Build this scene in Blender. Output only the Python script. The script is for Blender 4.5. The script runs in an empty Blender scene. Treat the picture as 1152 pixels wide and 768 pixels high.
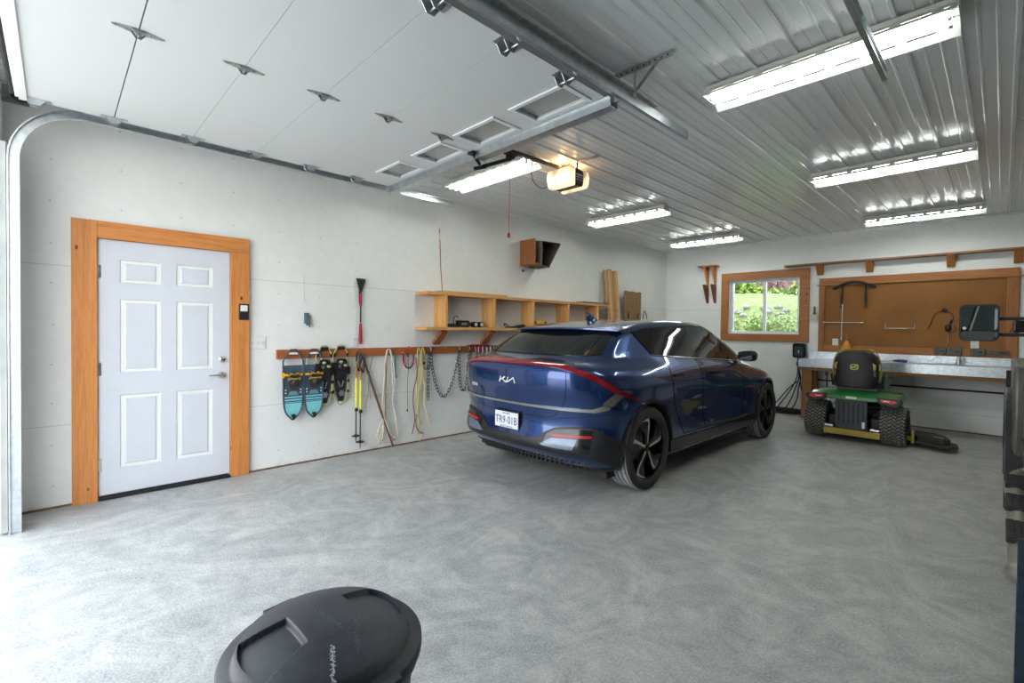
import bpy, bmesh, math, random
from math import sin, cos, pi, radians, atan2, sqrt
from mathutils import Vector, Matrix
from mathutils.bvhtree import BVHTree

S = bpy.context.scene
COL = S.collection
# ------------------------------------------------------------------ camera
F, YAW, CY, ROLL, PITCH = 532.07, .803416, 378.814, .012078, -.017301
CAM = Vector((5.0, 0.0, 1.413))
_f = Vector((-sin(YAW), cos(YAW), 0)); _r = Vector((cos(YAW), sin(YAW), 0)); _u = Vector((0, 0, 1))
f2 = cos(PITCH)*_f + sin(PITCH)*_u; u2 = cos(PITCH)*_u - sin(PITCH)*_f
r3 = cos(ROLL)*_r + sin(ROLL)*u2; u3 = cos(ROLL)*u2 - sin(ROLL)*_r
cd = bpy.data.cameras.new('camera'); cam = bpy.data.objects.new('camera', cd); COL.objects.link(cam)
cam.matrix_world = Matrix(((r3.x, u3.x, -f2.x, CAM.x), (r3.y, u3.y, -f2.y, CAM.y), (r3.z, u3.z, -f2.z, CAM.z), (0, 0, 0, 1)))
cd.sensor_fit = 'HORIZONTAL'; cd.sensor_width = 36; cd.lens = F/1152*36
cd.shift_y = (CY-384)/1152; cd.clip_start = .02
S.camera = cam
# ------------------------------------------------------------------ view, world, light
S.view_settings.view_transform = 'Standard'; S.view_settings.look = 'None'
S.view_settings.gamma = 1; S.view_settings.use_curve_mapping = False
S.view_settings.exposure = 0.32
W = bpy.data.worlds.new('sky'); S.world = W; W.use_nodes = True
nt = W.node_tree; nt.nodes.clear()
out = nt.nodes.new('ShaderNodeOutputWorld'); bg = nt.nodes.new('ShaderNodeBackground')
tc = nt.nodes.new('ShaderNodeTexCoord'); sep = nt.nodes.new('ShaderNodeSeparateXYZ'); rp = nt.nodes.new('ShaderNodeValToRGB')
nt.links.new(tc.outputs['Generated'], sep.inputs[0]); nt.links.new(sep.outputs['Z'], rp.inputs[0])
rp.color_ramp.elements[0].position = 0.0; rp.color_ramp.elements[0].color = (1.0, .995, .98, 1)
rp.color_ramp.elements[1].position = .8; rp.color_ramp.elements[1].color = (.74, .86, 1, 1)
nt.links.new(rp.outputs[0], bg.inputs[0]); bg.inputs[1].default_value = 5.4
nt.links.new(bg.outputs[0], out.inputs[0])
def lamp(name, kind, loc, rot, energy, **k):
    d = bpy.data.lights.new(name, kind); d.energy = energy
    for a, v in k.items(): setattr(d, a, v)
    o = bpy.data.objects.new(name, d); COL.objects.link(o); o.location = loc; o.rotation_euler = rot
    return o
lamp('sun', 'SUN', (0, 20, 20), (radians(-28), radians(-22), 0), 3.6, angle=radians(1.5), color=(1, .95, .86))
# portals that guide the sky light through the two openings (they add no light)
p = lamp('door_portal', 'AREA', (1.87, -.28, 1.4), (radians(90), 0, 0), 1.0, shape='RECTANGLE', size=2.7, size_y=2.8)
p.data.cycles.is_portal = True
TUBE_POWER = 20.0      # emission of a fluorescent tube
OPENER_POWER = 8.0
# ------------------------------------------------------------------ helpers
def tag(o, label=None, cat=None, group=None, kind=None):
    if label: o['label'] = label
    if cat: o['category'] = cat
    if group: o['group'] = group
    if kind: o['kind'] = kind
    return o
def thing(name, loc, label, cat, group=None, rz=0):
    o = bpy.data.objects.new(name, None); COL.objects.link(o); o.location = loc; o.rotation_euler = (0, 0, rz)
    o.empty_display_size = .1
    return tag(o, label, cat, group)
def copy_tree(o, parent=None):
    c = o.copy(); COL.objects.link(c); c.parent = parent
    for ch in list(o.children): copy_tree(ch, c)
    return c
def V(*a): return Vector(a)
class MB:
    """collects shapes into one mesh (coordinates in the frame of the thing they belong to)"""
    def __init__(s): s.v = []; s.f = []; s.m = []; s.uv = None
    def add(s, vs, fs, mi=0):
        b = len(s.v); s.v += [tuple(v) for v in vs]; s.f += [tuple(b+i for i in f) for f in fs]; s.m += [mi]*len(fs); return s
    def box(s, x0, x1, y0, y1, z0, z1, mi=0, M=None):
        vs = [Vector((x, y, z)) for x in (x0, x1) for y in (y0, y1) for z in (z0, z1)]
        if M is not None: vs = [M @ v for v in vs]
        return s.add(vs, [(0,1,3,2),(4,6,7,5),(0,4,5,1),(2,3,7,6),(0,2,6,4),(1,5,7,3)], mi)
    def bar(s, p, q, w, h, up=(0,0,1), mi=0):
        """a square bar from p to q, w wide (sideways) and h high (along up)"""
        p = Vector(p); q = Vector(q); d = (q-p).normalized(); u = Vector(up); r = d.cross(u)
        if r.length < 1e-4: r = d.cross(Vector((1,0,0)))
        r.normalize(); u = r.cross(d).normalized()
        vs = [e + r*a*w/2 + u*b*h/2 for e in (p, q) for a, b in ((-1,-1),(1,-1),(1,1),(-1,1))]
        return s.add(vs, [(3,2,1,0),(4,5,6,7),(0,1,5,4),(1,2,6,5),(2,3,7,6),(3,0,4,7)], mi)
    def tube(s, pts, r, n=8, mi=0, closed=False, rs=None):
        pts = [Vector(p) for p in pts]; N = len(pts); rings = []
        prev = None
        for i, p in enumerate(pts):
            a = pts[i-1] if (i > 0 or closed) else p; b = pts[(i+1) % N] if (i < N-1 or closed) else p
            d = (b-a)
            if d.length < 1e-9: d = Vector((0,0,1))
            d.normalize()
            if prev is None:
                x = d.cross(Vector((0,0,1)))
                if x.length < .1: x = d.cross(Vector((0,1,0)))
            else: x = prev - d*prev.dot(d)
            x.normalize(); prev = x; y = d.cross(x); rr = rs[i] if rs else r
            rings.append([p + x*cos(t*2*pi/n)*rr + y*sin(t*2*pi/n)*rr for t in range(n)])
        vs = [v for R_ in rings for v in R_]; fs = []
        for i in range(N if closed else N-1):
            for t in range(n):
                j = (i+1) % N; fs.append((i*n+t, i*n+(t+1) % n, j*n+(t+1) % n, j*n+t))
        if not closed: fs += [tuple(range(n))[::-1], tuple((N-1)*n+t for t in range(n))]
        return s.add(vs, fs, mi)
    def cyl(s, p, q, r, n=20, mi=0, r2=None):
        return s.tube([p, q], r, n, mi, rs=[r, r if r2 is None else r2])
    def lathe(s, prof, n=32, c=(0,0,0), axis='z', mi=0, cap=False):
        """prof: [(radius, height)]"""
        vs = []; fs = []
        for (r, h) in prof:
            for t in range(n):
                a = 2*pi*t/n; x, y = r*cos(a), r*sin(a)
                vs.append((c[0]+x, c[1]+y, c[2]+h) if axis == 'z' else ((c[0]+h, c[1]+x, c[2]+y) if axis == 'x' else (c[0]+y, c[1]+h, c[2]+x)))
        for i in range(len(prof)-1):
            for t in range(n): fs.append((i*n+t, i*n+(t+1) % n, (i+1)*n+(t+1) % n, (i+1)*n+t))
        if cap: fs += [tuple(range(n))[::-1], tuple((len(prof)-1)*n+t for t in range(n))]
        return s.add(vs, fs, mi)
    def prism(s, poly, a0, a1, axis='x', mi=0, M=None):
        """2D polygon extruded along an axis: x->(y,z) y->(x,z) z->(x,y)"""
        n = len(poly); mk = {'x': lambda u, w, a: (a, u, w), 'y': lambda u, w, a: (u, a, w), 'z': lambda u, w, a: (u, w, a)}[axis]
        vs = [Vector(mk(u, w, a)) for a in (a0, a1) for u, w in poly]
        if M is not None: vs = [M @ v for v in vs]
        fs = [tuple(range(n)), tuple(range(2*n-1, n-1, -1))] + [(i, i+n, (i+1) % n+n, (i+1) % n) for i in range(n)]
        return s.add(vs, fs, mi)
    def ball(s, c, r, n=12, mi=0, sc=(1,1,1)):
        prof = []
        vs = []; fs = []; m = max(4, n//2)
        for i in range(m+1):
            t = pi*i/m
            for k in range(n):
                a = 2*pi*k/n; vs.append((c[0]+r*sc[0]*sin(t)*cos(a), c[1]+r*sc[1]*sin(t)*sin(a), c[2]+r*sc[2]*cos(t)))
        for i in range(m):
            for k in range(n): fs.append((i*n+k, (i+1)*n+k, (i+1)*n+(k+1) % n, i*n+(k+1) % n))
        return s.add(vs, fs, mi)
    def build(s, name, mat, parent=None, smooth=None, bevel=0, weld=True, seg=2, label=None):
        me = bpy.data.meshes.new(name); me.from_pydata(s.v, [], s.f)
        mats = mat if isinstance(mat, (list, tuple)) else [mat]
        for m in mats: me.materials.append(m)
        if len(mats) > 1: me.polygons.foreach_set('material_index', s.m)
        bm = bmesh.new(); bm.from_mesh(me)
        if weld: bmesh.ops.remove_doubles(bm, verts=bm.verts, dist=1e-5)
        bmesh.ops.recalc_face_normals(bm, faces=bm.faces)
        bm.to_mesh(me); bm.free()
        o = bpy.data.objects.new(name, me); COL.objects.link(o)
        if parent is not None: o.parent = parent
        if bevel:
            b = o.modifiers.new('bevel', 'BEVEL'); b.width = bevel; b.segments = seg; b.limit_method = 'ANGLE'; b.angle_limit = radians(40)
        if smooth is not None:
            me.polygons.foreach_set('use_smooth', [True]*len(me.polygons)); me.set_sharp_from_angle(angle=radians(smooth))
        if label: o['label'] = label
        return o
def arc(cx, cy, r, a0, a1, n):
    return [(cx+r*cos(radians(a0+(a1-a0)*i/n)), cy+r*sin(radians(a0+(a1-a0)*i/n))) for i in range(n+1)]
def rrect(x0, x1, y0, y1, r, n=4):
    return arc(x1-r, y0+r, r, -90, 0, n)+arc(x1-r, y1-r, r, 0, 90, n)+arc(x0+r, y1-r, r, 90, 180, n)+arc(x0+r, y0+r, r, 180, 270, n)
def catmull(pts, k=6):
    P = [Vector(p) for p in pts]; P = [2*P[0]-P[1]] + P + [2*P[-1]-P[-2]]; o_ = []
    for i in range(1, len(P)-2):
        a, b, c, d = P[i-1:i+3]
        for j in range(k):
            t = j/k; o_.append(.5*((2*b)+(-a+c)*t+(2*a-5*b+4*c-d)*t*t+(-a+3*b-3*c+d)*t*t*t))
    return o_+[P[-2]]
# ------------------------------------------------------------------ materials
def srgb(r, g, b): return tuple(((c/255)/12.92 if c/255 <= .04045 else ((c/255+.055)/1.055)**2.4) for c in (r, g, b))
class NM:
    """small node-material builder"""
    def __init__(s, name, col=(.8,.8,.8), rough=.6, metal=0, **k):
        s.m = bpy.data.materials.new(name); s.m.use_nodes = True; s.t = s.m.node_tree; s.n = s.t.nodes
        s.b = s.n['Principled BSDF']; s.set('Base Color', (*col, 1)); s.set('Roughness', rough); s.set('Metallic', metal)
        for a, v in k.items(): s.set(a.replace('_', ' '), v)
        s._tc = None; s.col = col
    def set(s, a, v): s.b.inputs[a].default_value = v
    def node(s, t, **k):
        n = s.n.new(t)
        for a, v in k.items(): setattr(n, a, v)
        return n
    def link(s, a, b): s.t.links.new(a, b)
    def coord(s, scale=(1,1,1), kind='Object'):
        if s._tc is None: s._tc = s.node('ShaderNodeTexCoord')
        mp = s.node('ShaderNodeMapping'); mp.inputs['Scale'].default_value = scale; s.link(s._tc.outputs[kind], mp.inputs[0]); return mp.outputs[0]
    def noise(s, sc=5, det=4, scale=(1,1,1), rough=.5, dist=0, kind='Object'):
        n = s.node('ShaderNodeTexNoise'); n.inputs['Scale'].default_value = sc; n.inputs['Detail'].default_value = det
        n.inputs['Roughness'].default_value = rough; n.inputs['Distortion'].default_value = dist
        s.link(s.coord(scale, kind), n.inputs['Vector']); return n.outputs['Fac']
    def ramp(s, fac, stops):
        r = s.node('ShaderNodeValToRGB'); s.link(fac, r.inputs[0]); e = r.color_ramp.elements
        while len(e) < len(stops): e.new(.5)
        for i, (p_, c) in enumerate(stops): e[i].position = p_; e[i].color = (*c, 1) if len(c) == 3 else c
        return r.outputs[0]
    def mix(s, fac, a, b, mode='MIX'):
        m = s.node('ShaderNodeMix', data_type='RGBA', blend_type=mode)
        for sock, v in ((m.inputs[0], fac), (m.inputs[6], a), (m.inputs[7], b)):
            if hasattr(v, 'links'): s.link(v, sock)
            elif isinstance(v, (int, float)): sock.default_value = v
            else: sock.default_value = (*v, 1) if len(v) == 3 else v
        return m.outputs[2]
    def math(s, op, a, b=0.0):
        m = s.node('ShaderNodeMath', operation=op)
        for sock, v in ((m.inputs[0], a), (m.inputs[1], b)):
            if hasattr(v, 'links'): s.link(v, sock)
            else: sock.default_value = v
        return m.outputs[0]
    def base(s, sock): s.link(sock, s.b.inputs['Base Color']); return s
    def roughs(s, fac, lo, hi):
        m = s.node('ShaderNodeMapRange'); s.link(fac, m.inputs[0]); m.inputs[3].default_value = lo; m.inputs[4].default_value = hi
        s.link(m.outputs[0], s.b.inputs['Roughness']); return s
    def bump(s, fac, st=.3, dist=.01):
        b = s.node('ShaderNodeBump'); b.inputs['Strength'].default_value = st; b.inputs['Distance'].default_value = dist
        s.link(fac, b.inputs['Height']); s.link(b.outputs[0], s.b.inputs['Normal']); return s
def plain(name, col, rough=.5, metal=0, var=.12, sc=6, bump=0, **k):
    """one colour with a faint procedural mottling"""
    q = NM(name, col, rough, metal, **k)
    n = q.noise(sc, 3)
    q.base(q.ramp(n, [(.3, tuple(c*(1-var) for c in col)), (.7, tuple(min(1, c*(1+var)) for c in col))]))
    if bump: q.bump(n, bump, .01)
    return q.m
def wood(name, light, dark, knot, axis='z', rough=.55, sc=1.0, knots=True):
    q = NM(name, light, rough); st = {'x': (.6,9,9), 'y': (9,.6,9), 'z': (9,9,.6)}[axis]
    n = q.noise(2.2*sc, 5, st, .6, 1.2)
    c = q.ramp(n, [(.25, dark), (.5, light), (.75, tuple(min(1, a*1.12) for a in light))])
    fine = q.noise(12*sc, 2, st); c = q.mix(.25, c, q.ramp(fine, [(.4, dark), (.6, light)]))
    if knots:
        v = q.node('ShaderNodeTexVoronoi'); v.inputs['Scale'].default_value = 5.0; v.inputs['Randomness'].default_value = 1
        sk = {'x': (.9,1.6,1.6), 'y': (1.6,.9,1.6), 'z': (1.6,1.6,.9)}[axis]
        q.link(q.coord(sk), v.inputs['Vector']); k_ = q.ramp(v.outputs['Distance'], [(.0, (1,1,1)), (.07, (1,1,1)), (.10, (0,0,0))])
        c = q.mix(k_, c, knot)
    q.base(c); q.bump(n, .08, .004)
    return q.m
M = {}
# left and back wall: white painted sheets with screws and faint scuffs
def wallmat(name, axis, col, hs, off=0):
    q = NM(name, col, .62)
    n = q.noise(1.3, 4); n2 = q.noise(9, 4, rough=.7)
    c = q.ramp(n, [(.3, tuple(a*.93 for a in col)), (.7, col)])
    c = q.mix(.3, c, q.ramp(n2, [(.35, tuple(a*.9 for a in col)), (.65, tuple(min(1, a*1.04) for a in col))]))
    s_ = q.node('ShaderNodeSeparateXYZ'); q.link(q._tc.outputs['Object'], s_.inputs[0])
    z = s_.outputs['Z']; u = s_.outputs['Y' if axis == 'x' else 'X']
    for h in hs:      # horizontal joints between the sheets
        d = q.math('ABSOLUTE', q.math('SUBTRACT', z, h)); w = q.math('MULTIPLY', q.math('LESS_THAN', d, .0032), .33)
        c = q.mix(w, c, (.16, .15, .14))
    # screws on a grid .4 x .3 m, wobbling
    def cell(v, size, o_=0): return q.math('SUBTRACT', q.math('PINGPONG', q.math('ADD', v, o_), size/2), 0)
    du = cell(q.math('ADD', u, q.math('MULTIPLY', q.noise(1.0, 1), .05)), .406, off); dz = cell(q.math('ADD', z, q.math('MULTIPLY', q.noise(1.7, 1), .08)), .31, .1)
    dd = q.math('ADD', q.math('MULTIPLY', du, du), q.math('MULTIPLY', dz, dz))
    w = q.math('MULTIPLY', q.math('LESS_THAN', dd, .000045), .45)
    c = q.mix(w, c, (.22, .21, .2))
    # grime splashed up along the foot of the wall
    g = q.math('SUBTRACT', q.noise(6, 5, (1,1,1), .7), q.math('MULTIPLY', z, 2.6)); gg = q.ramp(g, [(.45, (0,0,0)), (.75, (1,1,1))])
    c = q.mix(q.math('MULTIPLY', gg, .8), c, (.28, .22, .16))
    q.base(c); q.bump(n2, .12, .004)
    return q.m
M['wall_l'] = wallmat('painted_sheet_wall', 'x', srgb(226,227,224), [.63, 1.855])
M['wall_b'] = wallmat('painted_sheet_wall_back', 'y', srgb(234,237,236), [.27, 1.83])
q = NM('concrete_floor', (.4,.4,.4), .5)
n1 = q.noise(.55, 6, (1,1.5,1), .62, .9); n2 = q.noise(2.6, 7, (1,1.8,1), .66, 1.8); n3 = q.noise(90, 2)
c = q.ramp(n1, [(.3, srgb(152,155,155)), (.5, srgb(182,183,181)), (.7, srgb(204,203,199))])
c2 = q.ramp(n2, [(.32, srgb(128,132,134)), (.48, srgb(176,178,176)), (.66, srgb(222,220,214))])
c = q.mix(.6, c, c2)
n4 = q.noise(1.1, 8, (1.6,1,1), .72, 3.2); c = q.mix(.35, c, q.ramp(n4, [(.38, srgb(122,127,130)), (.5, srgb(186,187,184)), (.6, srgb(238,236,230))]))
c = q.mix(.35, c, q.ramp(n3, [(.35, srgb(140,142,142)), (.5, srgb(182,183,180)), (.66, srgb(226,225,220))]))
v = q.node('ShaderNodeTexVoronoi', feature='DISTANCE_TO_EDGE'); v.inputs['Scale'].default_value = .42
vm = q.node('ShaderNodeMix', data_type='RGBA'); vm.inputs[0].default_value = .12; q.link(q.coord((1,1,1)), vm.inputs[6])
nn = q.node('ShaderNodeTexNoise'); nn.inputs['Scale'].default_value = 1.5; q.link(q.coord((1,1,1)), nn.inputs['Vector']); q.link(nn.outputs['Color'], vm.inputs[7]); q.link(vm.outputs[2], v.inputs['Vector'])
c = q.mix(q.math('MULTIPLY', q.ramp(v.outputs['Distance'], [(0, (1,1,1)), (.006, (0,0,0))]), .10), c, srgb(225,222,215))
c = q.mix(1.0, c, (.77,.77,.77), 'MULTIPLY'); q.base(c); q.roughs(n2, .36, .6); q.bump(n3, .15, .002); q.set('Specular IOR Level', .4)
M['floor'] = q.m
q = NM('white_ribbed_steel', srgb(232,236,236), .27); n = q.noise(1.2, 1, (3,.25,1)); q.roughs(n, .20, .27); q.set('Specular IOR Level', .8); q.bump(n, .15, .02)
M['ceil'] = q.m
M['pine_z'] = wood('pine_upright', srgb(200,130,66), srgb(164,94,40), srgb(92,48,22), 'z')
M['pine_y'] = wood('pine_along_wall', srgb(200,130,66), srgb(164,94,40), srgb(92,48,22), 'y')
M['pine_x'] = wood('pine_across', srgb(166,108,56), srgb(134,78,36), srgb(84,42,18), 'x')
M['rail'] = wood('stained_rail', srgb(160,92,46), srgb(128,68,30), srgb(62,30,14), 'y')
M['shelf'] = wood('shelf_pine', srgb(208,158,96), srgb(180,122,62), srgb(100,56,26), 'y')
M['shelf_z'] = wood('shelf_pine_upright', srgb(214,166,104), srgb(184,128,68), srgb(100,56,26), 'z')
M['white'] = plain('white_door_paint', srgb(200,203,210), .38, var=.02)
M['pvc'] = plain('white_window_frame', srgb(226,230,234), .35, var=.02)
M['chrome'] = plain('satin_nickel', (.62,.61,.58), .22, 1, var=.06)
M['galv'] = plain('galvanised_steel', (.56,.60,.62), .38, 1, var=.12, sc=22)
M['galv_d'] = plain('dull_galvanised_steel', (.42,.44,.44), .45, 1, var=.25, sc=22)
M['black'] = plain('black_plastic', (.012,.012,.013), .42, var=.2)
M['rubber'] = plain('black_rubber', (.02,.02,.02), .8, var=.25, sc=30)
M['dark'] = plain('dark_metal', (.03,.03,.032), .4, .6, var=.2)
M['paper'] = plain('white_plastic', srgb(222,222,218), .45, var=.03)
M['doorpanel'] = NM('white_steel_door_panel', srgb(216,219,219), .5)
q = M['doorpanel']; n = q.noise(60, 2, (1,.08,1)); q.bump(n, .10, .003); M['doorpanel'] = q.m
def glassmat(name, tint=(.9,.95,.95), rough=0.0):
    q = NM(name, tint, rough); q.n.remove(q.b); o = q.n['Material Output']
    g = q.node('ShaderNodeBsdfGlossy'); g.inputs['Roughness'].default_value = rough; g.inputs['Color'].default_value = (1,1,1,1)
    t = q.node('ShaderNodeBsdfTransparent'); t.inputs['Color'].default_value = (*tint, 1)
    fr = q.node('ShaderNodeFresnel'); fr.inputs['IOR'].default_value = 1.5
    mx = q.node('ShaderNodeMixShader'); q.link(fr.outputs[0], mx.inputs[0]); q.link(t.outputs[0], mx.inputs[1]); q.link(g.outputs[0], mx.inputs[2]); q.link(mx.outputs[0], o.inputs['Surface'])
    return q.m
M['glass'] = glassmat('window_glass')
M['lit_haze_glass'] = NM('lit_haze_glass', (.55,.58,.56), .15, 0, Alpha=.5).m  # grey haze in the pane colour stands in for reflected and ceiling light
def emit(name, col, st):
    q = NM(name, col, .4); q.set('Emission Color', (*col, 1)); q.set('Emission Strength', st); return q.m
M['tube'] = emit('fluorescent_tube', (.96,1,.95), TUBE_POWER)
def solid(name, mat, parent=None, boxes=(), bevel=0, **k):
    b = MB()
    for x in boxes: b.box(*x)
    return b.build(name, mat, parent, bevel=bevel, **k)
# ================================================================== the room shell
X1, Y0, Y1, ZC = 8.3, -.27, 9.38, 3.08
def st(o): o['kind'] = 'structure'; return o
st(solid('floor', M['floor'], None, [(-.2, X1+.2, Y0-.3, Y1+.2, -.2, 0)]))
st(solid('wall_left', M['wall_l'], None, [(-.15, 0, Y0-.3, Y1+.15, 0, ZC)]))
st(solid('wall_right', M['wall_l'], None, [(X1, X1+.15, Y0-.3, Y1+.15, 0, ZC)]))
# back wall with the hole for the window
wx0, wx1, wz0, wz1 = 1.315, 2.525, 1.37, 2.385
st(solid('wall_back', M['wall_b'], None, [(0, wx0, Y1, Y1+.15, 0, ZC), (wx1, X1, Y1, Y1+.15, 0, ZC), (wx0, wx1, Y1, Y1+.15, 0, wz0), (wx0, wx1, Y1, Y1+.15, wz1, ZC)]))
# front wall: left bay open, right bay shut
dz = 2.86
st(solid('wall_front', M['wall_l'], None, [(0, .36, Y0-.15, Y0, 0, ZC), (3.36, 4.55, Y0-.15, Y0, 0, ZC), (.36, 3.36, Y0-.15, Y0, dz, ZC), (4.55, 7.4, Y0-.15, Y0, dz, ZC), (7.4, X1, Y0-.15, Y0, 0, ZC)]))
st(solid('door_2', M['doorpanel'], None, [(4.5, 7.45, Y0+.003, Y0+.05, i*.478, (i+1)*.478-.004) for i in range(6)]))
# ribbed steel ceiling: flat pans between ribs 9 inches apart, two shallow beads in every pan
b = MB(); P_ = .2286; prof = []; k0 = int(0/P_); x = -P_
ph = 4.80 % P_
xs = ph-P_*1
prof = [(0, 0)]
while xs < X1+.1:
    for dx, h in ((-.016, 0), (-.009, -.014), (.009, -.014), (.016, 0), (.066, 0), (.071, -.0035), (.081, -.0035), (.086, 0), (.142, 0), (.147, -.0035), (.157, -.0035), (.162, 0)):
        if 0 < xs+dx < X1: prof.append((xs+dx, h))
    xs += P_
prof.append((X1, 0))
vs = [(x_, y_, ZC+h) for y_ in (Y0, Y1) for x_, h in prof] + [(x_, y_, ZC+.05) for y_ in (Y0, Y1) for x_, h in prof]
n = len(prof); fs = []
for i in range(n-1):
    fs += [(i, i+1, n+i+1, n+i), (2*n+i, 3*n+i, 3*n+i+1, 2*n+i+1), (i, 2*n+i, 2*n+i+1, i+1), (n+i, n+i+1, 3*n+i+1, 3*n+i)]
fs += [(0, n, 3*n, 2*n), (n-1, 3*n-1, 4*n-1, 2*n-1)]
b.add(vs, fs); o = st(b.build('ceiling', M['ceil'])); 
# screw heads in the ceiling are part of its sheet
b = MB()
for i, x_ in enumerate([ph+P_*k for k in range(0, 36)]):
    for y_ in (.55, 1.75, 2.95, 4.15, 5.35, 6.55, 7.75, 8.95):
        b.lathe([(.008, 0), (.007, -.004), (.002, -.006)], 8, (x_+.045, y_+.02*(i % 3), ZC-.0005))
o2 = b.build('trim_5', plain('screw_heads', (.75,.76,.76), .3, .3), None, 40); o2['kind'] = 'structure'
# roof slab above so that no sky leaks in
st(solid('trim_6', plain('roof_deck', (.2,.18,.16), .8), None, [(-.3, X1+.3, Y0-.35, Y1+.3, ZC+.06, ZC+.25)]))
# cove strips where walls and ceiling meet
st(solid('trim_1', M['ceil'], None, [(.0005, .022, Y0+.002, Y1-.002, ZC-.03, ZC-.0005)]))
st(solid('trim_2', M['ceil'], None, [(.024, X1-.002, Y1-.022, Y1-.0005, ZC-.03, ZC-.0005)]))
# exposed sill plate at the foot of the walls
mp = plain('weathered_sill_plate', srgb(112,84,62), .85, var=.35, sc=18)
b = MB(); b.box(.0005, .012, Y0+.002, .09, .0, .014); b.box(.0005, .012, 1.325, Y1-.01, 0, .014)
o = b.build('baseboard_left', mp); o['kind'] = 'structure'
o = solid('baseboard_back', mp, None, [(.014, X1-.01, Y1-.012, Y1-.0005, 0, .016)]); o['kind'] = 'structure'
# ------------------------------------------------------------------ entry door
b = MB()
st(MB().box(.0005, .04, .085, .236, 0, 2.225).build('trim_3', M['pine_z'], None, bevel=.003))
st(MB().box(.0005, .04, 1.166, 1.322, 0, 2.09).build('trim_4', M['pine_z'], None, bevel=.003))
st(MB().box(.0005, .042, .2365, 1.322, 2.0905, 2.225).build('trim_7', M['pine_y'], None, bevel=.003))
D = bpy.data.objects.new('door_1', None); COL.objects.link(D); D.location = (0, .24, 0); D['kind'] = 'structure'
def door_panel():
    """six-panel slab: flat face with sunk frames and raised fields"""
    b = MB(); w, h = .922, 2.05; z0 = .035
    cols = [(.135, .405), (.515, .785)]; rows = [(.23, .83), (1.02, 1.55), (1.70, 1.885)]
    rows = [(.20, .80), (.98, 1.58), (1.71, 1.90)]
    ys = sorted({0, w} | {c for p_ in cols for c in p_}); zs = sorted({0, h} | {c for p_ in rows for c in p_})
    T = .012
    for i in range(len(ys)-1):
        for j in range(len(zs)-1):
            a, b_, c_, d_ = ys[i], ys[i+1], zs[j]+z0, zs[j+1]+z0
            hole = (ys[i], ys[i+1]) in cols and (zs[j], zs[j+1]) in rows
            if not hole: b.add([(T,a,c_),(T,b_,c_),(T,b_,d_),(T,a,d_)], [(0,1,2,3)])
            else:
                loops = [(0, T), (.010, T-.009), (.020, T-.009), (.040, T-.001)]
                for k in range(3):
                    (e0, x0), (e1, x1) = loops[k], loops[k+1]
                    o_ = [(x0,a+e0,c_+e0),(x0,b_-e0,c_+e0),(x0,b_-e0,d_-e0),(x0,a+e0,d_-e0)]; i_ = [(x1,a+e1,c_+e1),(x1,b_-e1,c_+e1),(x1,b_-e1,d_-e1),(x1,a+e1,d_-e1)]
                    b.add(o_+i_, [(m, (m+1) % 4, (m+1) % 4+4, m+4) for m in range(4)])
                b.add(i_, [(0,1,2,3)])
    b.add([(.001,0,z0),(.001,w,z0),(.001,w,h+z0),(.001,0,h+z0),(T,0,z0),(T,w,z0),(T,w,h+z0),(T,0,h+z0)], [(0,3,2,1),(0,1,5,4),(1,2,6,5),(2,3,7,6),(3,0,4,7)])
    return b
door_panel().build('door_slab', M['white'], D)
b = MB(); b.box(.0005, .006, -.003, .927, .034, 2.089); b.build('door_jamb', M['paper'], D)
MB().box(.0005, .05, -.003, .927, .001, .022).build('threshold', M['dark'], D, bevel=.004)
b = MB(); b.box(.013, .02, .01, .91, .023, .034); b.build('weather_strip', M['rubber'], D)
for z_ in (.28, 1.05, 1.83):
    b = MB(); b.cyl((.018, .0, z_-.05), (.018, .0, z_+.05), .0065, 10); b.box(.0125, .0145, .0, .02, z_-.05, z_+.05); b.build('door_hinge', M['chrome'], D, 40)
b = MB(); b.lathe([(.0, .028), (.012, .028), (.026, .02), (.028, .012), (.028, .0)], 20, (.0125, .857, 1.10), 'x'); b.box(.04, .044, .845, .869, 1.096, 1.104); b.build('deadbolt', M['chrome'], D, 40)
b = MB(); b.lathe([(0, .03), (.014, .03), (.030, .014), (.032, 0)], 20, (.0125, .857, .955), 'x')
b.tube([(.04, .857, .955), (.055, .857, .955), (.058, .84, .956), (.055, .79, .958), (.05, .752, .957)], .008, 10, rs=[.011, .011, .0095, .0075, .006]); b.build('door_handle', M['chrome'], D, 40)
# ------------------------------------------------------------------ back window
tm = .145; zt = 2.525; zb = 1.235
w = bpy.data.objects.new('window_1', None); COL.objects.link(w); w.location = (1.92, Y1, 1.37); w['kind'] = 'structure'
def Wm(b): # shift into window frame
    b.v = [(a-1.92, c-Y1, d-1.37) for a, c, d in b.v]; return b
b = MB(); b.box(wx0-.14, wx0, Y1-.035, Y1-.0005, zb, zt-.141); b.box(wx1, wx1+.15, Y1-.035, Y1-.0005, zb, zt-.141); b.box(wx0-.14, wx1+.15, Y1-.036, Y1-.0005, zt-.14, zt+.002)
b.box(wx0+.0005, wx1-.0005, Y1-.034, Y1-.0005, zb, wz0)
o = Wm(b).build('window_casing', M['pine_x'], w, bevel=.003)
b = MB()      # white reveal
for bx in ((wx0, wx0+.012, Y1, Y1+.15, wz0, wz1), (wx1-.012, wx1, Y1, Y1+.15, wz0, wz1), (wx0+.012, wx1-.012, Y1, Y1+.15, wz0, wz0+.012), (wx0+.012, wx1-.012, Y1, Y1+.15, wz1-.012, wz1)): b.box(*bx)
Wm(b).build('reveal', M['pvc'], w)
b = MB(); ya, yb = Y1+.08, Y1+.13; e = .055
b.box(wx0+.012, wx0+.05, ya, yb, wz0+.012, wz1-.012); b.box(wx1-.05, wx1-.012, ya, yb, wz0+.012, wz1-.012)
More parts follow.
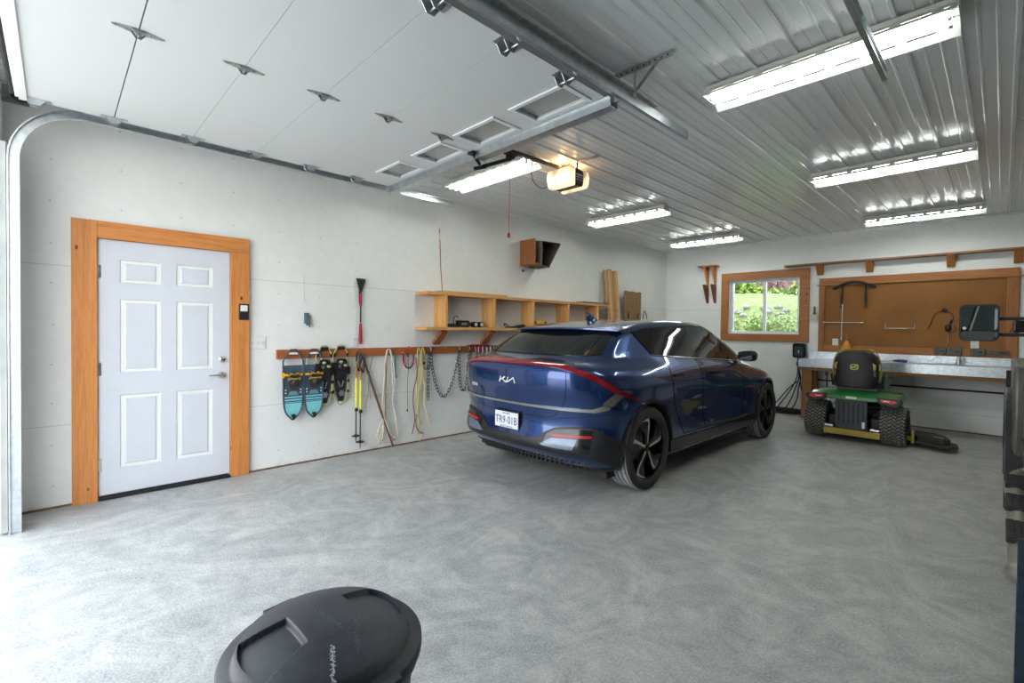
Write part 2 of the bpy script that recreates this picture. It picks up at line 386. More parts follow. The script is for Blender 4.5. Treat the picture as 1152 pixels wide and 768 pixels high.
b.box(wx0+.05, wx1-.05, ya, yb, wz0+.012, wz0+.05); b.box(wx0+.05, wx1-.05, ya, yb, wz1-.05, wz1-.012); b.box(1.90, 1.95, ya-.01, yb, wz0+.05, wz1-.05)
Wm(b).build('window_frame', M['pvc'], w, bevel=.004)
for a0, a1 in ((wx0+.05, 1.90), (1.95, wx1-.05)):
    Wm(MB().box(a0, a1, Y1+.10, Y1+.106, wz0+.05, wz1-.05)).build('pane', M['glass'], w)
# ------------------------------------------------------------------ outdoors seen through the window and the open bay
q = NM('apron_gravel', srgb(172,168,160), .9); n = q.noise(40, 4); q.base(q.ramp(n, [(.3, srgb(150,146,138)), (.7, srgb(205,202,194))]))
st(solid('trim_8', q.m, None, [(-8, 16, -14, Y0-.3, -.25, -.02)]))
q = NM('grass_bank', srgb(120,150,60), .9); n = q.noise(3.0, 6, (1,1,1), .7); n2 = q.noise(30, 3)
c = q.ramp(n, [(.3, srgb(96,112,50)), (.5, srgb(128,140,76)), (.7, srgb(160,158,110))]); c = q.mix(.5, c, q.ramp(n2, [(.3, srgb(64,84,34)), (.7, srgb(156,164,100))]))
q.base(c); q.bump(n2, 1.0, .1)
b = MB(); random.seed(4); nx, ny = 50, 40; vs = []
def bank_h(x, y):
    if y < 11.4: h = 1.36+(y-11.4)*.34
    elif y < 12.15: h = 1.36+(y-11.4)*.86
    elif y < 14.5: h = 2.0+(y-12.15)*.19
    else: h = 2.45+(y-14.5)*.05
    return h + .05*sin(x*2.1+y)+.04*sin(x*5.3-y*3.1)
for i in range(nx):
    for j in range(ny):
        x_ = -6+i*12/(nx-1); y_ = 9.75+j*12/(ny-1); vs.append((x_, y_, bank_h(x_, y_)+random.uniform(-.03, .03)))
b.add(vs, [(i*ny+j, (i+1)*ny+j, (i+1)*ny+j+1, i*ny+j+1) for i in range(nx-1) for j in range(ny-1)])
o = b.build('grass_bank', q.m, None, 180); tag(o, 'sunlit grassy bank rising outside behind the small window', 'bank', kind='stuff')
rm = plain('pale_rock', srgb(136,130,120), .9, var=.35, sc=9, bump=.5)
rng = random.Random(8)
for k in range(60):
    x_ = -.5+k*.054+rng.uniform(-.06, .06); y_ = 11.62+rng.uniform(-.1, .5); r = rng.uniform(.035, .085)
    b = MB(); b.ball((0,0,0), r, 10, sc=(1.25, .9, .75)); b.v = [tuple(c*(1+rng.uniform(-.14,.14)) for c in v_) for v_ in b.v]
    o = b.build('rock', rm, None, 20); o.location = (x_, y_, bank_h(x_, y_)+r*.3); o.rotation_euler = (0, 0, rng.uniform(0, 3))
    tag(o, 'pale grey rock in the bank beyond the small back window', 'rock', 'rocks across the bank outside the window')
def bush(name, c, r, n, lm, label, cat, group=None, sc=(1,1,1), leaf=.05):
    rg = random.Random(int(c[0]*97+c[1]*13)); b = MB()
    for i in range(n):
        d = Vector((rg.gauss(0,1), rg.gauss(0,1), rg.gauss(0,1))).normalized()*r*rg.uniform(.45, 1); d = Vector((d.x*sc[0], d.y*sc[1], d.z*sc[2]))
        a = Vector((rg.uniform(-1,1), rg.uniform(-1,1), rg.uniform(-1,1))).normalized(); u = a.orthogonal().normalized(); s_ = leaf*rg.uniform(.6, 1.3)
        b.add([d+a*s_, d+u*s_*.5, d-a*s_, d-u*s_*.5], [(0,1,2,3)])
    t = thing(name, c, label, cat, group); b.build('foliage', lm, t, weld=False)
    s_ = MB()
    for k in range(5): s_.tube([(0,0,-r*sc[2]), (rg.uniform(-.3,.3)*r, rg.uniform(-.3,.3)*r, rg.uniform(0,.5)*r*sc[2])], .012, 5)
    s_.build('stem', plain('stem_bark', (.12,.08,.05), .8), t)
lg = plain('light_leaf', srgb(146,160,98), .6, var=.4, sc=20); ly = plain('yellow_leaf', srgb(170,196,100), .6, var=.3, sc=20); lr = plain('pink_leaf', srgb(150,100,116), .6, var=.4, sc=20)
for k, (x_, y_, r, lab) in enumerate([(.05, 11.1, .30, 'leafy green bush outside, low at the left end of the window view'), (.62, 11.0, .30, 'leafy green bush outside, low in the left window pane'), (1.25, 11.1, .27, 'leafy green bush outside, low beside the window mullion'), (1.8, 11.05, .26, 'small green bush outside, low in the right window pane')]):
    bush('bush', (x_, y_, bank_h(x_, y_)+r*.95), r, 1700, lg, lab, 'bush', sc=(1,1,.9), leaf=.035)
bush('shrub', (.34, 15.5, 3.15), .62, 1600, lr, 'pinkish purple shrub at the top of the right window pane', 'shrub', sc=(1.3,.8,.8), leaf=.05)
for k, (x_, lab) in enumerate([(-2.6, 'bright yellow-green tree at the top of the left window pane'), (-1.4, 'bright yellow-green tree behind the mullion of the back window'), (.1, 'bright yellow-green tree behind the pink shrub outside')]):
    bush('tree', (x_, 19.5, 3.9), 1.7, 3500, ly, lab, 'tree', sc=(1,.8,.9), leaf=.11)
# ================================================================== overhead door of the left bay, raised on its tracks
GD = thing('garage_door', (1.87, -.16, 2.87), 'white sectional overhead door with four windows, raised flat under the ceiling', 'garage door')
def rel(b, o): b.v = [(x-o.location.x, y-o.location.y, z-o.location.z) for x, y, z in b.v]; return b
sec = [-.13, .302, .772, 1.222, 1.672, 2.12, 2.585]; dx0, dx1 = .56, 3.24; zb_, zt_ = 2.87, 2.915
wins = [(.90, 1.29), (1.51, 1.90), (2.10, 2.52), (2.71, 3.15)]; wy0, wy1 = 2.185, 2.425
for i in range(6):
    y0, y1 = sec[i]+(.003 if i == 1 else .0012), sec[i+1]-(.003 if i == 0 else .0012); b = MB()
    if i < 5: b.box(dx0, dx1, y0, y1, zb_, zt_)
    else:
        xs_ = [dx0]+[a for w_ in wins for a in w_]+[dx1]
        b.box(dx0, dx1, y0, wy0, zb_, zt_); b.box(dx0, dx1, wy1, y1, zb_, zt_)
        for k in range(0, len(xs_), 2): b.box(xs_[k], xs_[k+1], wy0, wy1, zb_, zt_)
    sc_ = rel(b, GD).build('door_section', M['doorpanel'], GD)
    if i == 5:
        for a0, a1 in wins:
            b = MB()
            for bx in ((a0-.02, a1+.02, wy0-.02, wy0+.012), (a0-.02, a1+.02, wy1-.012, wy1+.02), (a0-.02, a0+.012, wy0+.012, wy1-.012), (a1-.012, a1+.02, wy0+.012, wy1-.012)): b.box(*bx, zb_-.010, zb_+.004)
            rel(b, GD).build('window_surround', M['pvc'], GD, bevel=.003)
            rel(MB().box(a0+.001, a1-.001, wy0+.001, wy1-.001, zb_+.022, zb_+.027), GD).build('window_pane', M['lit_haze_glass'], GD)
b = MB(); b.box(dx0-.01, dx1+.01, -.168, -.1285, zb_-.012, zt_+.004); b.box(dx0, dx1, -.185, -.169, zb_-.002, zt_)
rel(b, GD).build('bottom_rail', [M['paper']], GD, bevel=.003)
rel(MB().tube([(dx0, -.2, 2.89), (dx1, -.2, 2.89)], .012, 8), GD).build('bottom_seal', M['rubber'], GD)
def hinge(x, y, right=False):
    b = MB(); t = .003
    b.prism([(x-.006, y-.105), (x+.006, y-.105), (x+.028, y-.02), (x+.028, y+.02), (x+.006, y+.105), (x-.006, y+.105), (x-.028, y+.02), (x-.028, y-.02)], zb_-.001-t, zb_-.001, 'z')
    for s_ in (-1, 1):      # folded knuckles
        b.prism([(y-.03, zb_-.004), (y+.03, zb_-.004), (y+.012, zb_-.03), (y-.012, zb_-.03)], x+s_*.02-.0015, x+s_*.02+.0015, 'x')
    b.cyl((x-.026, y, zb_-.02), (x+.026, y, zb_-.02), .005, 8)
    for s_ in (-.09, -.05, .05, .09): b.cyl((x, y+s_, zb_-.004), (x, y+s_, zb_-.008), .005, 6)
    rel(b, GD).build('hinge', M['galv_d'], GD)
for k in range(1, 6): hinge(1.975+.008*k, sec[k])
def roller_hinge(x, y, s):
    b = MB(); t = .003
    b.box(x-.03, x+.03, y-.075, y+.075, zb_-.004, zb_-.001)
    for e in (-.028, .028): b.prism([(y-.05, zb_-.004), (y+.05, zb_-.004), (y+.02, zb_-.045), (y-.02, zb_-.045)], x+e-.0015, x+e+.0015, 'x')
    b.cyl((x-.03, y, zb_-.03), (x+s*.075, y, zb_+.03) if 0 else (x+s*.08, y, zb_-.03), .005, 8)
    hb = rel(b, GD).build('end_hinge', M['galv'], GD)
    b = MB(); xx = x+s*.09; b.lathe([(0, -.005), (.018, -.005), (.022, 0), (.018, .005), (0, .005)], 14, (xx, y, zb_+.0), 'x')
    rel(b, GD).build('roller', M['paper'], GD, 40)
for k in range(1, 7):
    yy = sec[k] if k < 6 else 2.55
    roller_hinge(dx0+.035, yy, -1); roller_hinge(dx1-.035, yy, 1)
roller_hinge(dx0+.03, -.09, -1)
# galvanised stiffening strut across the top section
b = MB(); sy = 2.52
b.prism([(sy-.045, zb_-.002), (sy-.02, zb_-.002), (sy-.02, zb_-.055), (sy+.055, zb_-.055), (sy+.055, zb_-.002), (sy+.075, zb_-.002), (sy+.075, zb_-.005), (sy+.058, zb_-.005), (sy+.058, zb_-.058), (sy-.023, zb_-.058), (sy-.023, zb_-.005), (sy-.045, zb_-.005)], dx0-.01, dx1+.03, 'x')
rel(b, GD).build('strut', M['galv'], GD)
# door arm bracket on the top section
# ------------------------------------------------------------------ tracks
def track(name, x, s, label, group, vertical=True, hangers=(), ztr=2.885, yend=3.42, ang=False, ystart=.18):
    """C channel that opens towards the door (s=+1 opens to +x)"""
    T = thing(name, (x, -.2, 0), label, 'track', group)
    sect = [(0, -.03), (s*.026, -.03), (s*.026, -.022), (s*.003, -.027), (s*.003, .027), (s*.026, .022), (s*.026, .030), (0, .03)]
    def sweep(pts, b):      # pts: (y, z, direction angle)
        n_ = len(sect); vs = []; fs = []
        for (y, z, a) in pts:
            for (u, w) in sect: vs.append((x+u, y-sin(a)*w, z+cos(a)*w))
        for i in range(len(pts)-1):
            for k in range(n_): fs.append((i*n_+k, i*n_+(k+1) % n_, (i+1)*n_+(k+1) % n_, (i+1)*n_+k))
        fs += [tuple(range(n_)), tuple((len(pts)-1)*n_+k for k in range(n_))[::-1]]
        b.add(vs, fs)
    R_ = .38; b = MB()
    if vertical:
        sweep([(-.2, .0, pi/2), (-.2, ztr-R_, pi/2)], b); rel(b, T).build('vertical_track', M['galv'], T)
        b = MB(); sweep([(-.2+R_*(1-cos(a)), ztr-R_+R_*sin(a), pi/2-a) for a in [pi/2*i/12 for i in range(13)]], b); rel(b, T).build('curved_track', M['galv'], T, 30)
        for z in (.12, .42, 1.02, 1.62, 2.22):  # jamb brackets
            b = MB(); b.box(x-.09, x-.001, -.225, -.222, z, z+.06); b.box(x-.09, x-.087, -.268, -.222, z, z+.06); b.cyl((x-.045, -.222, z+.03), (x-.045, -.212, z+.03), .009, 6)
            rel(b, T).build('jamb_bracket', M['galv'], T)
        b = MB(); b.box(x-.06, x-.001, -.266, -.235, .01, ztr-R_+.1); b.box(x-.0615, x-.0605, -.266, -.19, .01, 2.5); rel(b, T).build('wall_angle', plain('grey_painted_angle', srgb(150,152,148), .7), T)
    b = MB(); sweep([(ystart, ztr, 0), (yend, ztr, 0)], b); rel(b, T).build('horizontal_track', M['galv'], T)
    if ang:
        b = MB(); b.box(x-s*.034, x-s*.001, ystart-.1, yend-.5, ztr+.031, ztr+.034); b.box(x-s*.004, x-s*.001, ystart-.1, yend-.5, ztr+.0345, ztr+.07)
        rel(b, T).build('stiffening_angle', M['galv_d'], T)
    for (hy, x0_, x1_, brace) in hangers:
        b = MB(); b.box(x0_, x1_, hy-.016, hy+.016, ZC-.019, ZC-.0155); b.box(x0_, x1_, hy-.016, hy-.013, ZC-.05, ZC-.0155)
        xm = x-s*.02; b.box(xm-.0015, xm+.0015, hy-.016+.02, hy+.036, ztr+.0, ZC-.02)
        if brace: b.bar((xm+.0, hy+.01, ztr+.03), (xm+brace, hy+.01, ZC-.03), .004, .026, (0,1,0))
        k_ = x0_+.03
        h = rel(b, T).build('hanger', M['galv_d'], T)
        while k_ < x1_-.02:
            rel(MB().cyl((k_, hy-.0165, ZC-.033), (k_, hy-.0172, ZC-.033), .006, 8), T).build('punched_hole', M['dark'], h); k_ += .04
        rel(MB().cyl((x1_-.02, hy, ZC-.019), (x1_-.02, hy, ZC-.027), .01, 6), T).build('lag_screw', M['dark'], h)
    return T
track('door_track', .42, 1, 'galvanised door track along the left wall, standing on the floor beside the entry door', 'overhead door tracks', True)
track('door_track', 3.33, -1, 'galvanised horizontal door track at the right edge of the raised white door', 'overhead door tracks', False, [(2.63, 3.0, 3.62, .16)], ang=True)
track('door_track', 4.49, 1, 'short end of a dark door track hanging in front of the nearest ceiling light', 'overhead door tracks', False, [(2.40, 4.22, 4.52, 0)], ang=False, ystart=.2)
# torsion drum and shaft high at the left jamb
T = thing('torsion_spring_drum', (.25, -.17, 3.0), 'dark cable drum on a shaft, high in the top left corner above the track', 'cable drum')
b = MB(); b.lathe([(.01, -.03), (.05, -.03), (.055, -.025), (.045, -.02), (.045, .02), (.055, .025), (.05, .03), (.01, .03)], 24, (0,0,0), 'x'); b.build('drum', M['dark'], T, 35)
b = MB(); b.cyl((-.12, 0, 0), (.3, 0, 0), .0125, 12); b.build('shaft', M['galv_d'], T, 40)
b = MB(); b.box(-.075, -.07, -.095, .04, -.06, .06); b.build('bearing_plate', M['galv_d'], T)
# ------------------------------------------------------------------ opener
q = NM('warm_lit_lens', (.72, .56, .38), .35); q.set('Emission Color', (1, .72, .42, 1)); q.set('Emission Strength', OPENER_POWER*.25)
n = q.noise(7, 1); mr = q.node('ShaderNodeMapRange'); q.link(n, mr.inputs[0]); mr.inputs[1].default_value = .35; mr.inputs[2].default_value = .65; mr.inputs[3].default_value = .2; mr.inputs[4].default_value = 1.3; q.link(mr.outputs[0], q.b.inputs['Emission Strength']); M['lens'] = q.m
O = thing('garage_door_opener', (1.94, 3.68, 2.82), 'black ceiling door opener with glowing cream lenses, hanging on its rail', 'door opener')
b = MB(); b.prism([(3.645, 2.825), (3.775, 2.832), (3.775, 2.985), (3.645, 2.995)], 1.80, 2.08, 'x'); rel(b, O).build('motor_housing', M['black'], O, bevel=.012)
b = MB(); b.prism([(3.555, 2.86), (3.575, 2.82), (3.644, 2.812), (3.644, 3.003), (3.56, 2.992), (3.545, 2.93)], 1.79, 2.09, 'x'); rel(b, O).build('front_lens', M['lens'], O, bevel=.016)
b = MB(); b.prism([(3.776, 2.812), (3.835, 2.82), (3.86, 2.86), (3.865, 2.93), (3.85, 2.985), (3.776, 2.995)], 1.79, 2.09, 'x'); rel(b, O).build('rear_lens', M['lens'], O, bevel=.016)
b = MB(); b.box(2.0805, 2.083, 3.655, 3.768, 2.85, 2.965); rel(b, O).build('side_label', plain('opener_label', (.035,.03,.04), .3), O)
b = MB()      # tiny unreadable lettering rows on the side label
rng = random.Random(3)
for r_, (h_, nn) in enumerate(((.016, 6), (.010, 7), (.007, 8))):
    for k in range(nn):
        if rng.random() < .85: b.box(2.0832, 2.0836, 3.662+k*.1/nn, 3.662+(k+.7)*.1/nn, 2.94-r_*.026-h_, 2.94-r_*.026)
rel(b, O).build('label_lettering', M['paper'], O)
b = MB(); b.bar((1.93, 2.60, 2.985), (1.93, 3.66, 3.008), .028, .028); rel(b, O).build('rail', plain('brown_black_rail', (.03,.018,.012), .35, .3), O)
b = MB(); b.box(1.90, 1.96, 2.86, 2.98, 2.955, 2.97); b.box(1.905, 1.955, 2.88, 2.95, 2.925, 2.955); b.cyl((1.89, 2.92, 2.93), (1.97, 2.92, 2.93), .012, 10); rel(b, O).build('trolley', M['black'], O, bevel=.003)
b = MB(); b.bar((1.93, 2.92, 2.925), (1.93, 2.59, 2.775), .006, .03, (0,1,0)); b.bar((1.937, 2.56, 2.78), (1.937, 2.475, 2.855), .006, .03, (0,1,0)); b.bar((1.93, 2.63, 2.785), (1.93, 2.50, 2.735), .006, .03, (0,1,0))
b.box(1.90, 1.97, 2.455, 2.488, 2.845, 2.865); b.cyl((1.92, 2.475, 2.85), (1.955, 2.475, 2.85), .014, 10)
rel(b, O).build('door_arm', M['black'], O)
b = MB(); b.tube([(1.93, 2.91, 2.92), (1.928, 2.91, 2.6), (1.925, 2.91, 2.25)], .0022, 5); rel(b, O).build('release_cord', plain('red_cord', srgb(190,60,50), .7), O)
b = MB(); b.lathe([(0, .03), (.012, .022), (.012, -.01), (0, -.02)], 12, (1.925, 2.91, 2.24)); rel(b, O).build('release_handle', plain('red_handle', srgb(120,30,34), .5), O, 40)
b = MB(); b.box(1.83, 2.06, 3.685, 3.715, 3.0, 3.0045); b.box(1.83, 1.833, 3.685, 3.715, 3.0, ZC-.025); b.box(2.057, 2.06, 3.685, 3.715, 3.0, ZC-.025)
b.box(1.80, 2.30, 3.675, 3.725, ZC-.024, ZC-.0165); b.cyl((2.28, 3.70, ZC-.024), (2.28, 3.70, ZC-.034), .01, 6)
rel(b, O).build('hanging_bracket', M['galv_d'], O)
b = MB(); b.tube(catmull([(1.80, 3.60, 2.87), (1.72, 3.56, 2.84), (1.68, 3.48, 2.90), (1.70, 3.42, 2.98), (1.69, 3.40, 3.05)]), .004, 6); rel(b, O).build('antenna_wire', M['black'], O, 60)
b = MB(); b.cyl((1.69, 3.395, ZC-.002), (1.69, 3.395, ZC-.03), .022, 12); rel(b, O).build('ceiling_plug', M['black'], O, 40)
# the opener's two bulbs, shining over the open tops of the lenses
for y_ in (3.60, 3.82):
    l_ = lamp('opener_bulb', 'POINT', (1.94, y_, 3.025), (0, 0, 0), OPENER_POWER*.15, color=(1, .60, .28), shadow_soft_size=.02)
# ------------------------------------------------------------------ fluorescent fixtures
LW = plain('white_enamel_hood', srgb(214,214,208), .35, var=.02)
def fixture():
    T = thing('ceiling_light', (0, 0, ZC-.016), 'x', 'ceiling light', 'fluorescent ceiling lights')
    L = .625
    b = MB(); b.box(-L, L, -.055, .055, -.055, -.001); b.build('channel', LW, T, bevel=.003)
    for s in (-1, 1):
        b = MB()
        p = [(.056, -.03), (.099, -.065), (.113, -.0765), (.150, -.108)]   # from channel to rim, with a slotted row in the middle
        def quad(a, c, x0, x1):
            t = .0012
            b.add([(x0, s*a[0], a[1]), (x1, s*a[0], a[1]), (x1, s*c[0], c[1]), (x0, s*c[0], c[1]), (x0, s*a[0], a[1]+t), (x1, s*a[0], a[1]+t), (x1, s*c[0], c[1]+t), (x0, s*c[0], c[1]+t)], [(0,1,2,3), (7,6,5,4), (0,4,5,1), (1,5,6,2), (2,6,7,3), (3,7,4,0)])
        quad(p[0], p[1], -L, L); quad(p[2], p[3], -L, L)
        x = -L
        while x < L-.01: quad(p[1], p[2], x, min(L, x+.045)); x += .165
        quad(p[1], p[2], L-.03, L)
        b.build('reflector_wing', LW, T)
    for s in (-1, 1):
        b = MB(); b.cyl((-L+.035, s*.038, -.078), (L-.035, s*.038, -.078), .0185, 14); b.build('tube', M['tube'], T, 40)
    for e in (-1, 1):
        for s in (-1, 1): MB().box(e*(L-.034)-.008, e*(L-.034)+.008, s*.038-.014, s*.038+.014, -.10, -.056).build('lamp_holder', M['paper'], T, bevel=.002)
        b = MB(); b.prism([(-.056, -.002), (.056, -.002), (.056, -.03), (.09, -.075), (-.09, -.075), (-.056, -.03)], e*L-.001+e*.001, e*L+.001+e*.001, 'x'); b.build('end_plate', LW, T)
    return T
fx = fixture()
spots = [(4.195, 3.22, 'largest fluorescent ceiling light, nearest on the right, crossed by the end of a track'), (4.195, 5.72, 'middle fluorescent fixture of the right-hand row of three'), (4.20, 8.37, 'farthest fluorescent fixture of the right-hand row, close to the back wall'),
         (1.27, 3.22, 'fluorescent fixture partly hidden above the raised door, behind the opener'), (1.27, 5.78, 'fluorescent fixture in the left row, second from the back wall'), (1.29, 8.27, 'farthest fluorescent fixture of the left row, above the far left corner')]
for i, (x, y, lab) in enumerate(spots):
    o = fx if i == 0 else copy_tree(fx)
    o.location.x = x; o.location.y = y; o['label'] = lab
# ================================================================== the car
q = NM('metallic_blue_paint', srgb(22,46,112), .26, .68); q.set('Coat Weight', 1.0); q.set('Coat Roughness', .03); q.set('Specular IOR Level', .6)
n = q.noise(900, 1); q.base(q.ramp(n, [(.35, (.003,.021,.09)), (.65, (.008,.048,.20))])); M['paint'] = q.m
M['carglass'] = NM('dark_tinted_glass', (.006,.008,.009), .03).m; M['carglass'].node_tree.nodes['Principled BSDF'].inputs['Specular IOR Level'].default_value = .55
M['sideglass'] = NM('green_tinted_glass', (.016,.026,.024), .03).m
M['gloss'] = plain('gloss_black_trim', (.008,.008,.009), .12, var=.1)
M['gap'] = plain('panel_gap_shadow', (.0015,.0015,.002), 1.0, var=.01); M['clad'] = plain('dark_bumper_cladding', (.009,.010,.012), .45, var=.15, sc=14)
M['tailred'] = NM('red_lens', srgb(128,6,16), .12, 0).m; M['tailred'].node_tree.nodes['Principled BSDF'].inputs['Coat Weight'].default_value = 1
M['reflred'] = NM('red_reflector', srgb(170,20,30), .25).m
M['silver'] = plain('satin_silver_trim', (.58,.56,.52), .2, 1, var=.08)
M['tread'] = plain('dusty_tyre_rubber', srgb(150,152,154), .85, var=.2, sc=14)
M['tyre'] = plain('tyre_sidewall', (.034,.034,.036), .72, var=.3, sc=10)
CAR = thing('car', (1.92, 2.93, 0), 'dark blue crossover car with a full-width red tail light, parked beside the shelves', 'car')
HUBS = (.85, 3.87)
sA = lambda *a: a
LAY = [
 # (a list, b list, z list)
 ([.32,.30,.30,.38,.58,.85,1.3,1.9,2.4,2.9,3.4,3.87,4.3,4.5,4.6,4.62],[0,.26,.5,.72,.80,.84,.84,.84,.84,.84,.84,.84,.80,.6,.35,0],[.215]*16),
 ([.24,.25,.27,.36,.56,.85,1.3,1.9,2.4,2.9,3.4,3.87,4.3,4.55,4.68,4.70],[0,.28,.56,.82,.89,.90,.905,.905,.905,.905,.905,.90,.86,.66,.4,0],[.25]*16),
 ([.02,.035,.09,.24,.52,.85,1.3,1.9,2.4,2.9,3.4,3.87,4.25,4.55,4.70,4.73],[0,.30,.60,.855,.925,.935,.93,.92,.915,.92,.93,.935,.90,.70,.4,0],[.40]*16),
 ([.055,.07,.12,.27,.52,.85,1.3,1.9,2.4,2.9,3.4,3.87,4.2,4.5,4.66,4.70],[0,.30,.60,.86,.935,.945,.925,.90,.895,.90,.925,.945,.90,.72,.4,0],[.60,.60,.60,.60,.60,.60,.60,.60,.60,.60,.60,.60,.58,.58,.58,.58]),
 ([.03,.045,.10,.26,.52,.85,1.3,1.9,2.4,2.9,3.4,3.87,4.15,4.4,4.58,4.62],[0,.30,.62,.875,.94,.945,.93,.91,.91,.915,.93,.94,.88,.72,.4,0],[.79]*11+[.79,.76,.72,.70,.69]),
 ([.0,.015,.06,.25,.52,.85,1.3,1.9,2.4,2.9,3.4,3.87,4.1,4.3,4.45,4.5],[0,.30,.62,.865,.925,.935,.922,.905,.90,.90,.90,.89,.80,.66,.4,0],[.95,.95,.95,.95,.95,.95,.94,.93,.92,.91,.90,.885,.84,.80,.79,.79]),
 ([.03,.045,.09,.27,.50,.85,1.3,1.9,2.4,2.9,3.3,3.7,3.95,4.1,4.2,4.25],[0,.30,.62,.83,.88,.89,.885,.885,.88,.875,.86,.80,.70,.58,.35,0],[1.11,1.11,1.10,1.07,1.06,1.055,1.04,1.02,1.01,1.005,.99,.97,.93,.90,.89,.89]),
 ([.24,.25,.28,.42,.62,.85,1.3,1.9,2.4,2.9,3.25,3.55,3.7,3.78,3.85,3.87],[0,.28,.56,.73,.77,.79,.82,.83,.83,.825,.80,.72,.60,.45,.25,0],[1.165,1.165,1.16,1.155,1.16,1.165,1.14,1.115,1.095,1.075,1.06,1.045,1.04,1.04,1.045,1.05]),
 ([.50,.50,.52,.62,.78,.98,1.35,1.9,2.4,2.8,3.05,3.2,3.28,3.33,3.36,3.38],[0,.25,.50,.67,.70,.715,.735,.745,.74,.73,.695,.61,.50,.36,.2,0],[1.30]*6+[1.295,1.29,1.285,1.275,1.265,1.26,1.26,1.26,1.26,1.26]),
 ([.76,.76,.78,.86,.98,1.15,1.45,1.9,2.3,2.55,2.68,2.74,2.78,2.8,2.82,2.83],[0,.24,.46,.60,.62,.625,.63,.635,.63,.61,.57,.50,.42,.32,.17,0],[1.415,1.415,1.415,1.415,1.43,1.45,1.475,1.487,1.48,1.47,1.465,1.462,1.462,1.462,1.462,1.462]),
 ([.85,.86,.88,.97,1.1,1.25,1.55,1.9,2.2,2.4,2.5,2.55,2.58,2.6,2.62,2.63],[0,.18,.34,.45,.47,.48,.48,.48,.47,.45,.42,.36,.3,.22,.12,0],[1.445,1.445,1.447,1.46,1.48,1.495,1.515,1.528,1.527,1.517,1.51,1.507,1.506,1.505,1.505,1.505]),
 ([.90,.905,.92,1.0,1.15,1.3,1.58,1.9,2.15,2.32,2.4,2.44,2.47,2.49,2.5,2.51],[0]*16,[1.462,1.463,1.466,1.48,1.50,1.515,1.535,1.545,1.545,1.538,1.533,1.53,1.528,1.527,1.526,1.525]),
]
def cr1(c, k):
    """Catmull-Rom along a list of vectors"""
    return catmull(c, k)
KS, KT = 5, 5
rows = [cr1([Vector((b_, a_, z_)) for a_, b_, z_ in zip(*L_)], KS) for L_ in LAY]
NS = len(rows[0]); grid = []
colsx = [cr1([rows[t][s] for t in range(len(LAY))], KT) for s in range(NS)]
NT = len(colsx[0])
for t in range(NT): grid.append([colsx[s][t] for s in range(NS)])
for t in range(NT):
    for s in range(NS): grid[t][s].x = max(0, grid[t][s].x)
    grid[t][0].x = 0; grid[t][-1].x = 0
b = MB()
for sg in (1, -1):
    vs = [Vector((sg*p_.x, p_.y, p_.z)) for rw in grid for p_ in rw]
    fs = [(t*NS+s, t*NS+s+1, (t+1)*NS+s+1, (t+1)*NS+s) for t in range(NT-1) for s in range(NS-1)]
    b.add(vs, fs)
    lo = [grid[0][s] for s in range(NS)]           # underside
    b.add([Vector((sg*p_.x, p_.y, p_.z)) for p_ in lo]+[Vector((0, p_.y, p_.z)) for p_ in lo], [(s, s+1, NS+s+1, NS+s) for s in range(NS-1)])
body = b.build('body', M['paint'], CAR, 45)
# drop the degenerate slivers, keep a search tree of the closed shell
bm = bmesh.new(); bm.from_mesh(body.data); bmesh.ops.dissolve_degenerate(bm, dist=1e-4, edges=bm.edges); bmesh.ops.recalc_face_normals(bm, faces=bm.faces)
if sum(f.normal.dot(f.calc_center_median()-Vector((0, 2.3, .8))) for f in bm.faces) < 0: bmesh.ops.reverse_faces(bm, faces=bm.faces)
BV = BVHTree.FromBMesh(bm); bm.to_mesh(body.data); bm.free()
body.data.polygons.foreach_set('use_smooth', [True]*len(body.data.polygons)); body.data.set_sharp_from_angle(angle=radians(50))
def hit(o, d):
    l, n_, i, dist = BV.ray_cast(Vector(o), Vector(d).normalized()); return l, n_
def side(a, z, off=.003, sg=1):
    l, n_ = hit((sg*3, a, z), (-sg, 0, 0))
    if l is None: return None
    return l+n_*off
def rear(x, z, off=.003):
    l, n_ = hit((x, -3, z), (0, 1, 0)); return l+n_*off if l is not None else None
def wrap(th, z, off=.003):
    """th: degrees round the rear, 0 = straight back, +90 = right side; axis at a=1.1"""
    d = Vector((sin(radians(th)), -cos(radians(th)), 0)); l, n_ = hit(Vector((0, 1.1, z))+d*4, -d); return l+n_*off if l is not None else None
def th_of(x, a): return math.degrees(atan2(x, 1.1-a))
